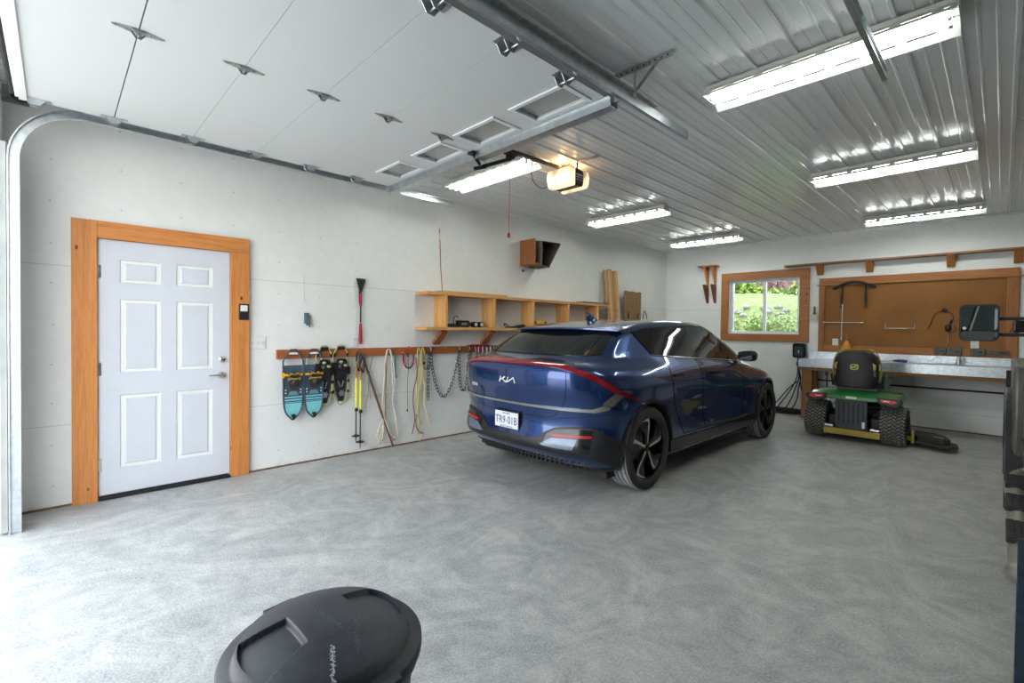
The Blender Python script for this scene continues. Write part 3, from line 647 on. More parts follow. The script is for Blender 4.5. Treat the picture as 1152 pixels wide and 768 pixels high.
def patch(name, mat, f, L1, L2, nu=24, nv=4, off=.003, thick=.004, mirror=False, parent=CAR, label=None):
    """a strip of surface between two guide lines (lists of 2D params), lifted off the body and given a thickness"""
    objs = []
    for sg in ((1, -1) if mirror else (1,)):
        def interp(L_, u):
            if len(L1) == len(L2):
                t = u*(len(L_)-1); i = min(int(t), len(L_)-2); k = t-i
                return (L_[i][0]+(L_[i+1][0]-L_[i][0])*k, L_[i][1]+(L_[i+1][1]-L_[i][1])*k)
            d = [0]
            for i in range(1, len(L_)): d.append(d[-1]+sqrt((L_[i][0]-L_[i-1][0])**2+((L_[i][1]-L_[i-1][1])*(60 if f is wrap else 1))**2))
            t = u*d[-1]
            for i in range(1, len(L_)):
                if t <= d[i]+1e-9: k = (t-d[i-1])/max(1e-9, d[i]-d[i-1]); return (L_[i-1][0]+(L_[i][0]-L_[i-1][0])*k, L_[i-1][1]+(L_[i][1]-L_[i-1][1])*k)
            return L_[-1]
        top = []; bot = []
        for i in range(nu+1):
            p1 = interp(L1, i/nu); p2 = interp(L2, i/nu)
            for j in range(nv+1):
                w = j/nv; u_, v_ = p1[0]+(p2[0]-p1[0])*w, p1[1]+(p2[1]-p1[1])*w
                if f is side: a_, c_ = side(u_, v_, off+thick, sg), side(u_, v_, off-.004, sg)
                elif f is wrap: a_, c_ = wrap(sg*u_, v_, off+thick), wrap(sg*u_, v_, off-.004)
                else: a_, c_ = rear(sg*u_, v_, off+thick), rear(sg*u_, v_, off-.004)
                if a_ is None: a_ = top[-1].copy(); c_ = bot[-1].copy()
                top.append(a_); bot.append(c_)
        m = nv+1; N = len(top); fs = []
        for i in range(nu):
            for j in range(nv): fs += [(i*m+j, (i+1)*m+j, (i+1)*m+j+1, i*m+j+1), (N+i*m+j+1, N+(i+1)*m+j+1, N+(i+1)*m+j, N+i*m+j)]
            fs += [(i*m, N+i*m, N+(i+1)*m, (i+1)*m), (i*m+nv, (i+1)*m+nv, N+(i+1)*m+nv, N+i*m+nv)]
        for j in range(nv): fs += [(j, j+1, N+j+1, N+j), (nu*m+j, N+nu*m+j, N+nu*m+j+1, nu*m+j+1)]
        b = MB().add(top+bot, fs); objs.append(b.build(name, mat, parent, 40, label=label))
    return objs[0]
def seam(pts, f, r=.0042, name='panel_gap', mat=None, mirror=True, off=-.0005, k=8):
    for sg in ((1, -1) if mirror else (1,)):
        b = MB(); P2 = []
        for i in range(len(pts)-1):
            for j in range(k): t = j/k; P2.append((pts[i][0]+(pts[i+1][0]-pts[i][0])*t, pts[i][1]+(pts[i+1][1]-pts[i][1])*t))
        P2.append(pts[-1]); L3 = []
        for u_, v_ in P2:
            w = side(u_, v_, off, sg) if f is side else (wrap(sg*u_, v_, off) if f is wrap else rear(sg*u_, v_, off))
            if w is not None: L3.append(w)
        b.tube(L3, r, 5); b.build(name, mat or M['gap'], CAR, 60)

#PICKSTOP
def text_obj(txt, size, ext, name, mat, parent, Mx, sx=1.0):
    cu = bpy.data.curves.new(name, 'FONT'); cu.body = txt; cu.size = size; cu.extrude = ext; cu.align_x = 'CENTER'; cu.align_y = 'CENTER'; cu.resolution_u = 3
    o = bpy.data.objects.new(name, cu); COL.objects.link(o); bpy.context.view_layer.update()
    me = bpy.data.meshes.new_from_object(o.evaluated_get(bpy.context.evaluated_depsgraph_get())); bpy.data.objects.remove(o)
    me.transform(Mx @ Matrix.Diagonal((sx, 1, 1, 1))); me.materials.clear(); me.materials.append(mat)
    o = bpy.data.objects.new(name, me); COL.objects.link(o); o.parent = parent; return o
# --- glass
patch('rear_window', M['carglass'], rear, [(-.60,1.185),(-.3,1.182),(0,1.18),(.3,1.182),(.60,1.185)], [(-.53,1.395),(-.27,1.40),(0,1.40),(.27,1.40),(.53,1.395)], 24, 6, thick=.003)
patch('rear_window_border', M['gloss'], rear, [(.601,1.185),(.575,1.29),(.531,1.395)], [(.69,1.20),(.65,1.30),(.585,1.40)], 8, 2, thick=.002, mirror=True)
patch('quarter_glass', M['carglass'], side, [(.97,1.372),(1.10,1.19),(1.155,1.175)], [(.98,1.392),(1.15,1.415),(1.30,1.425)], 8, 5, mirror=True)
patch('rear_door_glass', M['carglass'], side, [(1.185,1.175),(1.5,1.158),(1.90,1.135)], [(1.33,1.428),(1.65,1.443),(2.00,1.455)], 12, 6, mirror=True)
patch('front_door_glass', M['sideglass'], side, [(1.99,1.13),(2.5,1.10),(3.0,1.075),(3.22,1.07)], [(2.10,1.457),(2.47,1.452),(2.86,1.30),(3.23,1.085)], 16, 6, mirror=True)
patch('window_pillar', M['gloss'], side, [(1.90,1.13),(2.0,1.455)], [(1.99,1.128),(2.10,1.458)], 8, 2, mirror=True, thick=.005)
patch('window_pillar', M['gloss'], side, [(1.155,1.172),(1.30,1.425)], [(1.187,1.172),(1.332,1.428)], 8, 2, mirror=True, thick=.005)
patch('windshield', M['carglass'], (lambda u, v, off=.003: (lambda h: h[0]+h[1]*off)(hit((u, 7, v), (0,-1,0)))), [(-.55,1.10),(0,1.115),(.55,1.10)], [(-.44,1.44),(0,1.45),(.44,1.44)], 12, 6) if 0 else None
seam([(1.09,1.182),(1.5,1.152),(2.0,1.12),(2.5,1.092),(3.0,1.065),(3.24,1.06)], side, .006, 'belt_trim', M['silver'], off=.004)
seam([(.95,1.388),(1.15,1.42),(1.5,1.44),(2.05,1.463),(2.48,1.462),(2.87,1.31),(3.28,1.075)], side, .007, 'window_surround_trim', M['gloss'], off=.003)
# --- tail light bar and silver strip
T_ = th_of
lt = [(0,1.128),(14,1.128),(26,1.122),(31.5,1.105),(40,1.056),(46.5,.985),(51,.925),(58,.868),(63.5,.826)]
lo = [(0,1.100),(14,1.100),(26,1.092),(31.5,1.072),(40,1.015),(46.5,.935),(50,.895),(57,.845),(63.5,.816)]
patch('tail_light', M['tailred'], wrap, lt, lo, 72, 3, mirror=True, thick=.012)
b = MB()
for sg in (1, -1):
    for k in range(16):
        th = 33+k*1.05; zt_l = 1.105-(th-31.5)*.0062; P_a = wrap(sg*th, zt_l-.004-.002*(k > 8), .0145); P_b = wrap(sg*(th+1.6), zt_l-.058, .0145); b.tube([P_a, P_b], .0022, 4)
b.build('tail_light_ribs', plain('dark_red_rib', (.10,.004,.01), .3), CAR)
patch('silver_strip', M['silver'], wrap, [(0,.760),(22,.762),(34,.765),(41,.770),(45,.800),(50,.878),(54,.918)], [(0,.742),(22,.742),(34,.742),(42,.742),(47,.765),(53,.850),(59.5,.892)], 60, 3, mirror=True, thick=.008)
patch('reflector_strip', plain('smoked_strip', (.20,.19,.17), .25, .6, sc=50), wrap, [(44.6,.812),(48,.862),(50.5,.892)], [(47.5,.793),(52.5,.861),(56,.888)], 14, 3, mirror=True, thick=.011)
# --- panel gaps
seam([(30.7,1.07),(30.8,.92),(30,.80),(26,.70),(24,.672),(10,.664),(0,.662)], wrap, .0028)
seam([(0,.655),(10,.655),(24,.655),(34,.69),(44,.72),(56,.735)], wrap, .0018)
seam([(1.30,1.17),(1.27,.95),(1.30,.74),(1.42,.55),(1.52,.40)], side)
seam([(1.94,1.12),(1.97,.80),(2.0,.42)], side)
seam([(3.06,1.05),(3.08,.75),(3.02,.42)], side)
seam([(1.5,.41),(2.2,.395),(3.04,.405)], side)
# --- bumper
U = [(0,.475),(8,.475),(15,.478),(25.5,.587),(33,.612),(42,.612),(48.5,.545),(56,.47)]
Lw = [(0,.392),(8,.392),(15,.392),(25.5,.388),(32,.382),(39,.37),(46,.33),(54,.235)]
patch('bumper_cladding', M['clad'], wrap, U, Lw, 64, 6, mirror=True, thick=.006)
patch('bumper_recess', M['gloss'], wrap, [(22,.53),(26,.572),(33,.592),(41.5,.592)], [(20,.425),(26,.415),(33,.405),(40,.405)], 16, 4, mirror=True, thick=.009)
patch('red_reflector', M['reflred'], wrap, [(24.0,.532),(32,.540),(41,.546)], [(25.5,.512),(32,.518),(40.7,.524)], 14, 2, mirror=True, thick=.018)
patch('reverse_light', plain('pale_lens', srgb(100,112,130), .15, .3, sc=30), wrap, [(24.5,.500),(30,.508),(35.5,.510)], [(19,.438),(27,.430),(33.5,.428)], 10, 3, mirror=True, thick=.014)
b = MB()
for sg in (1, -1):
    for th in (8, 17.5, 36): l = wrap(sg*th, .455 if th < 20 else .575, .008); n_ = Vector((sg*sin(radians(th)), -cos(radians(th)), 0)); b.cyl(l, l+n_*.003, .010, 12)
b.build('parking_sensors', M['black'], CAR)
patch('lower_valance', M['clad'], wrap, [(0,.262),(20,.262),(38,.268),(52,.262)], [(0,.222),(20,.222),(37,.224),(50,.226)], 30, 3, mirror=True, thick=.004)
for sg in (1, -1):
    for k in range(13):
        b = MB(); th = 1.5+k*3.1; l = wrap(sg*th, .262, .0); d = Vector((sg*sin(radians(th)), -cos(radians(th)), 0)); r_ = Vector((d.y, -d.x, 0)).normalized()
        u = [l+r_*.006+d*.010, l-r_*.006+d*.010, l-r_*.006-d*.05, l+r_*.006-d*.05]; b.add([p_+Vector((0,0,.004)) for p_ in u]+[p_+Vector((0,0,-.036)) for p_ in u], [(0,1,2,3),(7,6,5,4),(0,4,5,1),(1,5,6,2),(2,6,7,3),(3,7,4,0)]); b.build('diffuser_fin', M['rubber'], CAR)
b = MB(); b.box(-.78, .78, .42, 4.4, .15, .235); b.build('underbody', M['rubber'], CAR)
# --- sills and arch lips
patch('sill_cladding', M['gloss'], side, [(1.22,.385),(2.2,.365),(3.50,.385)], [(1.25,.262),(2.2,.262),(3.48,.262)], 20, 4, mirror=True, thick=.008)
for hub in HUBS:
    Ra = [(hub+.402*cos(radians(a_)), .375+.402*sin(radians(a_))) for a_ in range(-8, 191, 9)]; Rb = [(hub+.432*cos(radians(a_)), .375+.432*sin(radians(a_))) for a_ in range(-8, 191, 9)]
    patch('arch_lip', M['gloss'], side, Ra, Rb, 44, 2, mirror=True, thick=.006)
# door handles (flush)
for a_, z_ in ((1.42, .985), (2.28, .962)): patch('door_handle', M['gloss'], side, [(a_-.10, z_+.012), (a_+.10, z_+.008)], [(a_-.10, z_-.012), (a_+.10, z_-.016)], 8, 2, mirror=True, thick=.008)
# --- spoiler
b = MB(); nu = 24; tp = []; 
for i in range(nu+1):
    x = -.66+1.32*i/nu; e = (abs(x)/.66); a_t = .66+.10*e**3; zt = 1.432-.018*e**2
    a_r = .96+.10*e**2; l, n_ = hit((x*.97, a_r, 3), (0,0,-1)); zr = (l.z if l else 1.43)+.003
    if e > .86: zr = 1.435-.02*(e-.86)/.14; a_r = .96+.1*e**2
    tp.append([Vector((x, a_t, zt)), Vector((x, (a_t+a_r)/2, (zt+zr)/2+.010)), Vector((x, a_r, zr)), Vector((x, a_r, zr-.03)), Vector((x, a_t+.04, zt-.030)), Vector((x, a_t, zt-.014))])
vs = [v_ for r_ in tp for v_ in r_]; fs = [(i*6+k, (i+1)*6+k, (i+1)*6+(k+1) % 6, i*6+(k+1) % 6) for i in range(nu) for k in range(6)]+[tuple(range(6)), tuple(nu*6+k for k in range(6))[::-1]]
b.add(vs, fs); b.build('spoiler', M['paint'], CAR, 35)
b = MB(); b.add([(x, a_, z_) for x in (-.56, .56) for a_, z_ in ((.72,1.402),(.74,1.382),(.86,1.392),(.9,1.42))], [(0,1,5,4),(1,2,6,5),(2,3,7,6),(3,0,4,7),(3,2,1,0),(4,5,6,7)]); b.build('high_brake_light', M['gloss'], CAR)
# --- shark fin, mirrors
b = MB()
for z_, a0, a1, w in ((1.505,1.14,1.36,.034),(1.54,1.15,1.31,.026),(1.57,1.155,1.25,.016),(1.59,1.16,1.20,.006)):
    b.v += [(0,a0,z_),(w,(a0+a1)/2-.03,z_),(0,a1,z_),(-w,(a0+a1)/2-.03,z_)]
b.f = [(k*4+i, k*4+(i+1) % 4, k*4+4+(i+1) % 4, k*4+4+i) for k in range(3) for i in range(4)]+[(0,1,2,3),(15,14,13,12)]; b.m = [0]*len(b.f)
b.build('antenna_fin', M['paint'], CAR, 60)
for sg in (1, -1):
    b = MB(); prof = [(.0,.93,.05),(.12,1.0,.066),(.30,1.08,.07),(.42,1.125,.06),(.50,1.14,.035)]
    vs = []; n_ = 14
    for k, (_, x, h) in enumerate([(e[0], .86+(e[1]-.93)*.9, e[2]) for e in prof]):
        for t in range(n_): a_ = 2*pi*t/n_; vs.append((sg*x, 3.05+.05*k/4+.055*cos(a_)*(h/.07), 1.12+h*.95*sin(a_)))
    b.add(vs, [(k*n_+t, k*n_+(t+1) % n_, (k+1)*n_+(t+1) % n_, (k+1)*n_+t) for k in range(4) for t in range(n_)]+[tuple(range(n_)), tuple(4*n_+t for t in range(n_))[::-1]])
    m_ = b.build('side_mirror', M['gloss'], CAR, 50)
    b = MB(); b.bar((sg*.82, 3.05, 1.05), (sg*.93, 3.07, 1.085), .05, .025); b.build('mirror_stalk', M['gloss'], m_)
    b = MB(); b.prism(rrect(.89, 1.03, 1.075, 1.165, .03), 2.99, 2.995, 'y'); b.v = [(sg*x, y, z) for x, y, z in b.v]; b.build('mirror_glass', plain('mirror_glass', (.5,.55,.58), .03, 1, var=.02), m_)
# --- emblem, badge and plate
def stroke2(b, p, q_, w, y):
    p = Vector((p[0], 0, p[1])); q_ = Vector((q_[0], 0, q_[1])); d = (q_-p).normalized(); r_ = Vector((d.z, 0, -d.x))*w/2; o_ = Vector((0, y, 0))
    vs = [p-r_-d*w*.2, p+r_-d*w*.2, q_+r_+d*w*.2, q_-r_+d*w*.2]; t = Vector((0, -.004, 0))
    b.add([v_+o_ for v_ in vs]+[v_+o_+t for v_ in vs], [(3,2,1,0),(4,5,6,7),(0,1,5,4),(1,2,6,5),(2,3,7,6),(3,0,4,7)])
b = MB(); X_, Z_, w_, h_ = -.11, .932, .20, .046
for p_, q_ in (((0,0),(.07,1)), ((.055,.40),(.36,1)), ((.20,.66),(.37,0)), ((.37,0),(.50,.42)), ((.46,0),(.56,1)), ((.50,.02),(.90,1)), ((.90,1),(1.0,0))):
    stroke2(b, (X_+p_[0]*w_, Z_+p_[1]*h_), (X_+q_[0]*w_, Z_+q_[1]*h_), .0105, -.003)
b.build('emblem', M['paper'], CAR)
def rear_matrix(x, z, off):
    l = rear(x, z, off); return Matrix.Translation(l) @ Matrix.Rotation(radians(90), 4, 'X')
text_obj('EV6', .044, .0015, 'badge', M['paper'], CAR, Matrix.Translation(Vector((0,-.004,0))) @ rear_matrix(-.52, .868, .004) @ Matrix.Rotation(radians(-9), 4, 'Y'), 1.5)
px, pz, py = -.045, .585, .028
b = MB(); b.box(px-.158, px+.158, py, py+.05, pz-.082, pz+.082); b.build('plate_frame', M['black'], CAR, bevel=.004)
PL = MB().box(px-.151, px+.151, py-.004, py-.0005, pz-.072, pz+.072).build('licence_plate', plain('plate_white', srgb(214,218,224), .35, var=.04), CAR)
blue = plain('plate_blue', srgb(40,52,110), .5)
RX = Matrix.Rotation(radians(90), 4, 'X')
text_obj('TR9', .098, .0008, 'plate_characters', blue, PL, Matrix.Translation((px-.078, py-.0048, pz-.006)) @ RX, .80)
text_obj('01B', .098, .0008, 'plate_characters', blue, PL, Matrix.Translation((px+.078, py-.0048, pz-.006)) @ RX, .80)
text_obj('-', .07, .0008, 'plate_dash', blue, PL, Matrix.Translation((px, py-.0048, pz-.006)) @ RX, 1)
text_obj('Beautiful', .022, .0006, 'plate_motto', blue, PL, Matrix.Translation((px, py-.0048, pz+.058)) @ RX, 1.2)
text_obj('British Columbia', .02, .0006, 'plate_motto', blue, PL, Matrix.Translation((px, py-.0048, pz-.060)) @ RX, 1.2)
# --- wheel arches cut into the body
for hub in HUBS:
    for sg in (1, -1):
        b = MB(); b.cyl((sg*.60, hub, .375), (sg*1.2, hub, .375), .402, 48); cut = b.build('cutter', M['rubber'])
        cut.parent = CAR
        bpy.context.view_layer.update()
        md = body.modifiers.new('cut', 'BOOLEAN'); md.operation = 'DIFFERENCE'; md.solver = 'EXACT'; md.object = cut; md.material_mode = 'TRANSFER'
        bpy.context.view_layer.update(); me = bpy.data.meshes.new_from_object(body.evaluated_get(bpy.context.evaluated_depsgraph_get()))
        body.modifiers.clear(); body.data = me; bpy.data.objects.remove(cut)
# --- wheels
def wheel(sg, hub):
    W_ = MB(); xo, xi, R, r = .935, .70, .367, .272
    c = (0, hub, .369); n = 64
    treads = [(R-.012, xi+.02)]; 
    prof = [(r, xi), (.31, xi-.004), (.345, xi+.004), (R-.008, xi+.022)]
    x = xi+.022
    for k in range(4):
        x2 = x+.036; prof += [(R, x+.003), (R, x2), (R-.009, x2+.001), (R-.009, x2+.010)]; x = x2+.010
    prof += [(R, x+.002), (R-.006, xo-.016), (.345, xo-.003), (.315, xo+.004), (r+.015, xo+.001), (r+.004, xo-.006), (r, xo-.012)]
    W_.lathe([(p_[0], sg*p_[1]) for p_ in prof], n, c, 'x')
    # material per face: tread vs wall
    nf = len(prof)-1; W_.m = []
    for i in range(nf):
        rr = (prof[i][0]+prof[i+1][0])/2; mid = rr > R-.014
        W_.m += [1 if (mid and prof[i][0] > R-.001 or mid and prof[i+1][0] > R-.001) else (2 if mid else 0)]*n
    tyre = W_.build('tyre', [M['tyre'], M['tread'], M['black']], CAR, 30)
    b = MB(); b.lathe([(r, sg*(xo-.012)), (r-.008, sg*(xo-.016)), (r-.016, sg*(xo-.05)), (r-.02, sg*(xi+.03)), (.12, sg*(xi+.02)), (.02, sg*(xi+.02))], 48, c, 'x'); rim = b.build('rim', M['gloss'], tyre, 40)
    b = MB(); b.lathe([(.02, sg*(xi+.08)), (.16, sg*(xi+.08)), (.16, sg*(xi+.06))], 32, c, 'x'); b.build('brake_disc', M['galv_d'], tyre, 40)
    b = MB(); xs = xo-.028
    def pt(rad, ang, x_):
        rad = rad*1.125
        return (sg*x_, hub+rad*cos(ang), .369+rad*sin(ang))
    for k in range(5):      # black blades
        a0 = radians(72*k+86)
        outl = [(.03, a0-.5), (.03, a0+.6), (.13, a0+.34), (.225, a0+.62), (.232, a0+.30), (.232, a0-.02), (.13, a0-.10)]
        f_ = [pt(r_, a_, xs-.008*(r_ > .2)) for r_, a_ in outl]; g_ = [pt(r_, a_, xs-.03) for r_, a_ in outl]; m = len(outl)
        b.add(f_+g_, [tuple(range(m)), tuple(range(2*m-1, m-1, -1))]+[(i, i+m, (i+1) % m+m, (i+1) % m) for i in range(m)])
    b.build('blade', M['gloss'], tyre) if False else b.build('spoke_web', M['black'], tyre)
    for k in range(5):
        a0 = radians(72*k+86); b = MB()
        P_ = [(.035, a0), (.09, a0-.03), (.16, a0-.05), (.205, a0-.02), (.224, a0+.07), (.229, a0+.22), (.231, a0+.42), (.233, a0+.62)]
        w_ = [.018, .021, .026, .030, .030, .024, .017, .010]
        for i in range(len(P_)-1):
            p_ = Vector(pt(*P_[i], xs+.001)); q_ = Vector(pt(*P_[i+1], xs+.001)); b.bar(p_, q_, 1, 1)
            d = (q_-p_).normalized(); u = Vector((1,0,0)); r_ = d.cross(u).normalized(); base = len(b.v)-8; wv = []
            for e, ww in ((p_, w_[i]), (q_, w_[i+1])):
                for s1, s2 in ((-1,-1),(1,-1),(1,1),(-1,1)): wv.append(tuple(e+r_*s1*ww/2+u*s2*.003))
            b.v[base:] = wv
        b.build('spoke', M['silver'], tyre)
    b = MB(); b.lathe([(.0, sg*(xs+.012)), (.022, sg*(xs+.010)), (.034, sg*(xs+.002)), (.036, sg*(xs-.03))], 24, c, 'x'); b.build('wheel_cap', M['gloss'], tyre, 40)
    b = MB()
    for k in range(5):
        a0 = radians(72*k+110); b.cyl(pt(.057, a0, xs-.01), pt(.057, a0, xs+.003), .008, 8)
    b.build('lug_nuts', M['dark'], tyre)
for hub in HUBS:
    for sg in (1, -1): wheel(sg, hub)
# ================================================================== things on and along the left wall
RAILX = .040
o = MB().box(.0005, RAILX, 1.57, 8.45, 1.085, 1.175).build('hanging_rail', M['rail'], None, bevel=.003)
tag(o, 'long stained wooden rail on the left wall from which gear hangs', 'rail')
# keypad, switch plate, outlet
K = thing('door_opener_button', (.041, 1.272, 1.54), 'black wall control with white button on the right upright of the door trim', 'wall control')
MB().box(0, .012, -.042, .042, -.075, .075).build('housing', M['black'], K, bevel=.004)
MB().box(.0122, .018, -.030, .030, .005, .062).build('button', M['paper'], K, bevel=.003)
b = MB(); b.box(.0122, .016, -.026, .026, -.03, -.01); b.build('small_button', M['dark'], K, bevel=.002)
K = thing('light_switch', (.0005, 1.40, 1.245), 'white double light switch plate beside the entry door trim', 'light switch')
MB().box(0, .007, -.075, .075, -.06, .06).build('wall_plate', M['paper'], K, bevel=.004)
for s in (-.045, 0, .045): MB().box(.0072, .016, s-.006, s+.006, -.012, .012).build('toggle', M['white'], K, bevel=.002)
K = thing('wall_outlet', (.0005, 2.395, 1.245), 'white outlet plate on the left wall behind the red-handled snow brush', 'outlet')
MB().box(0, .007, -.038, .038, -.062, .062).build('wall_plate', M['paper'], K, bevel=.004)
b = MB(); [b.box(.0072, .009, -.017, .017, z-.015, z+.015) for z in (-.027, .027)]; b.build('receptacles', M['white'], K)
# small grey bracket with a cord above
K = thing('cord_bracket', (.0005, 1.87, 1.49), 'small grey metal bracket on the wall above the snowshoes', 'bracket')
b = MB(); b.box(0, .03, -.03, .01, -.05, .06); b.box(.03, .034, -.02, .025, -.07, .03); b.cyl((.02, .02, -.04), (.02, .02, -.09), .008, 8); b.build('bracket_plate', plain('blue_grey_metal', srgb(96,112,122), .5, .4), K, bevel=.003)
b = MB(); b.tube([(.005, -.04, .42), (.006, -.037, .3), (.008, -.038, .18), (.01, -.03, .165)], .003, 5); o = b.build('wire_end', M['paper'], K)
# snow brush
K = thing('snow_brush', (.03, 2.445, 1.22), 'snow brush with black bristle head and red handle hanging above the rail', 'snow brush')
b = MB(); b.prism([(-.055, .73), (.055, .73), (.050, .70), (.02, .60), (.012, .58), (-.012, .58), (-.02, .60), (-.045, .70)], -.008, .008, 'x'); b.build('scraper_head', M['black'], K, bevel=.003)
b = MB(); b.box(-.018, -.006, -.015, .015, .46, .66); b.build('bristles', plain('bristles', (.02,.02,.02), .9, sc=80, var=.5), K)
b = MB(); b.cyl((0, 0, .24), (0, .0, .60), .009, 10); b.build('shaft', M['dark'], K, 40)
rd = plain('red_foam', srgb(150,28,52), .6)
b = MB(); b.cyl((0, 0, .43), (0, 0, .56), .015, 12, r2=.014); b.build('collar', rd, K, 40)
b = MB(); b.tube([(0, 0, 0), (0, .003, .03), (0, 0, .12), (0, 0, .235)], .018, 12, rs=[.014, .019, .018, .013]); b.build('handle', rd, K, 40)
# ---- snowshoes
navy = plain('navy_deck', srgb(62,76,92), .55, var=.25, sc=30); teal = plain('teal_deck', srgb(120,196,204), .5, var=.12, sc=20); yel = plain('yellow_strap', srgb(226,178,30), .5)
gold = plain('gold_buckle', srgb(176,140,60), .35, .4); lime = plain('pale_yellow_frame', srgb(166,166,118), .4, .2); blk = M['black']
def shoe_outline(w, h, k=40, nose=.16, tailw=.55):
    """closed loop in (y,z): tail (top, narrow flat) down to pointed nose at the bottom"""
    pts = [(-w*.30, h), (w*.30, h), (w*.36, h*.985), (w*.88, h*.87), (w, h*.80), (w*.97, h*.45), (w*.93, h*.25), (w*.72, h*.11), (w*.28, h*.03), (0, h*.0), (-w*.28, h*.03), (-w*.72, h*.11), (-w*.93, h*.25), (-w*.97, h*.45), (-w, h*.80), (-w*.88, h*.87), (-w*.36, h*.985)]
    return pts
def snowshoe_teal(y, z0, label, lean):
    T = thing('snowshoe', (.075, y, z0), label, 'snowshoe', 'snowshoes hanging on the rail')
    w, h = .096, .70; O_ = shoe_outline(w, h)
    fr = MB(); L3 = catmull([(0, *p) for p in O_]+[(0, *O_[0])], 4)[:-1]; fr.tube(L3, .0085, 8, closed=True); fr.build('frame', plain('slate_frame', srgb(70,84,98), .4, .4), T, 60)
    # deck: navy upper part, teal bands and teal nose
    def band(z_lo, z_hi, m, nm, xo):
        def hw(z):
            best = w*.9; zz = sorted([(p[1], abs(p[0])) for p in O_ if p[0] >= 0]); 
            for (a, b_), (c, d) in zip(zz, zz[1:]):
                if a <= z <= c: return b_+(d-b_)*((z-a)/max(1e-6, c-a))
            return best
        n_ = 8; Lz = [z_lo+(z_hi-z_lo)*i/n_ for i in range(n_+1)]
        poly = [(hw(z)*.97, z) for z in Lz]+[(-hw(z)*.97, z) for z in Lz[::-1]]
        MB().prism(poly, xo-.0015, xo+.0015, 'x').build(nm, m, T)
    band(.235, .545, navy, 'deck', 0); band(.012, .165, teal, 'nose_deck', 0.001)
    band(.172, .178, teal, 'deck_stripe', .003); band(.19, .205, teal, 'deck_stripe', .003); band(.218, .232, teal, 'deck_stripe', .003); band(.165, .236, navy, 'deck_band', -.002)
    b = MB(); b.prism([(-.05,.45),(.05,.45),(.045,.34),(.02,.30),(-.02,.30),(-.045,.34)], .004, .022, 'x'); b.prism(rrect(-.04,.04,.36,.43,.015), .022, .05, 'x'); b.ball((.045, 0, .38), .028, 12, sc=(.7,1,1.2)); b.build('binding', plain('charcoal_binding', (.035,.033,.033), .5), T, 40)
    b = MB()
    for s in (-1, 1):
        b.tube(catmull([(.02, s*.05, .44), (.045, s*.03, .46), (.05, 0, .455)], 4), .007, 6)
        b.tube(catmull([(.02, s*.055, .40), (.05, s*.03, .415), (.055, 0, .41)], 4), .007, 6)
        b.box(.03, .05, s*.03-.012, s*.03+.012, .455, .475); b.box(.035, .055, s*.048-.01, s*.048+.01, .40, .425)
    b.build('strap', gold, T, 60)
    b = MB(); b.box(-.004, .012, (-1 if lean < 0 else 1)*w-.012, (-1 if lean < 0 else 1)*w+.012, .42, .475); b.box(.004, .02, -.09, -.05, .44, .462); b.box(.004, .02, .05, .09, .44, .462); b.build('yellow_strap', yel, T, bevel=.003)
    b = MB()
    for z in (.60, .56, .30, .27):
        for s in (-1, 1): b.cyl((.002, s*w*.75 if z < .5 else s*w*.8, z), (.008, s*w*.75 if z < .5 else s*w*.8, z), .007, 8)
    b.box(-.002, .004, -.045, .045, .655, .672); b.build('rivets', M['paper'], T)
    b = MB(); b.prism([(-.022, .05), (0, .0), (.022, .05), (.012, .055), (-.012, .055)], .003, .02, 'x'); b.build('toe_tip', blk, T)
    b = MB(); b.prism([(-.05,.245),(.05,.245),(.03,.285),(-.03,.285)], .003, .006, 'x'); b.build('deck_print', plain('teal_print', srgb(100,140,150), .5), T)
    return T
def snowshoe_black(y, z0, label):
    T = thing('snowshoe', (.055, y, z0), label, 'snowshoe', 'snowshoes hanging on the rail')
    w, h = .086, .64; O_ = shoe_outline(w, h)
    fr = MB(); L3 = catmull([(0, *p) for p in O_]+[(0, *O_[0])], 4)[:-1]; fr.tube(L3, .0075, 8, closed=True); fr.build('frame', lime, T, 60)
    b = MB(); b.prism([(-.07,.40),(.07,.40),(.062,.2),(.03,.04),(-.03,.04),(-.062,.2)], -.002, .003, 'x'); b.build('deck', plain('black_deck', (.015,.015,.016), .5), T)
    b = MB(); b.prism(rrect(-.055,.055,.28,.50,.03), .004, .035, 'x'); b.ball((.045,.0,.42), .045, 12, sc=(.6,1.1,1)); b.box(.0,.03,-.10,-.06,.36,.46); b.box(0,.03,.06,.095,.33,.41); b.build('binding', blk, T, 40)
    b = MB()
    for s, z in ((-.5, .47), (.35, .43)): b.ball((.075, s*.06, z), .017, 10, sc=(.6,1.3,.9))
    b.build('buckle', lime, T, 60)
    b = MB(); b.prism([(-.045,.16),(.045,.16),(.03,.10),(-.03,.10)], .004, .02, 'x'); b.build('heel_plate', blk, T)
    for bx in ((-.006, .012, -.04, .04, h*.93, h*.985), (-.008, .01, -w-.008, -w+.012, .24, .27), (-.008, .01, w-.012, w+.008, .24, .27), (-.008,.01,-w-.004,-w+.014,.13,.16), (-.008,.01,w-.014,w+.004,.13,.16), (-.006,.012,-w*.95,-w*.75,.52,.56), (-.006,.012,w*.75,w*.95,.52,.56), ): MB().box(*bx).build('frame_clip', blk, T)
    b = MB(); b.lathe([(0,.006),(.028,.006),(.028,0)], 6, (.02,0,.13), 'x'); 
    for k in range(6): b.box(.02,.035,.03*cos(k*pi/3)-.005,.03*cos(k*pi/3)+.005,.13+.03*sin(k*pi/3)-.005,.13+.03*sin(k*pi/3)+.005)
    b.build('crampon', M['galv'], T)
    b = MB(); b.tube([(.004, -.03, .26), (.006, -.012, .2), (.006, .012, .2), (.004, .03, .26)], .004, 5); b.build('grey_print', plain('light_print', srgb(150,150,150), .5), T)
    return T
snowshoe_black(2.03, .565, 'black snowshoe half hidden behind the right-hand teal one')
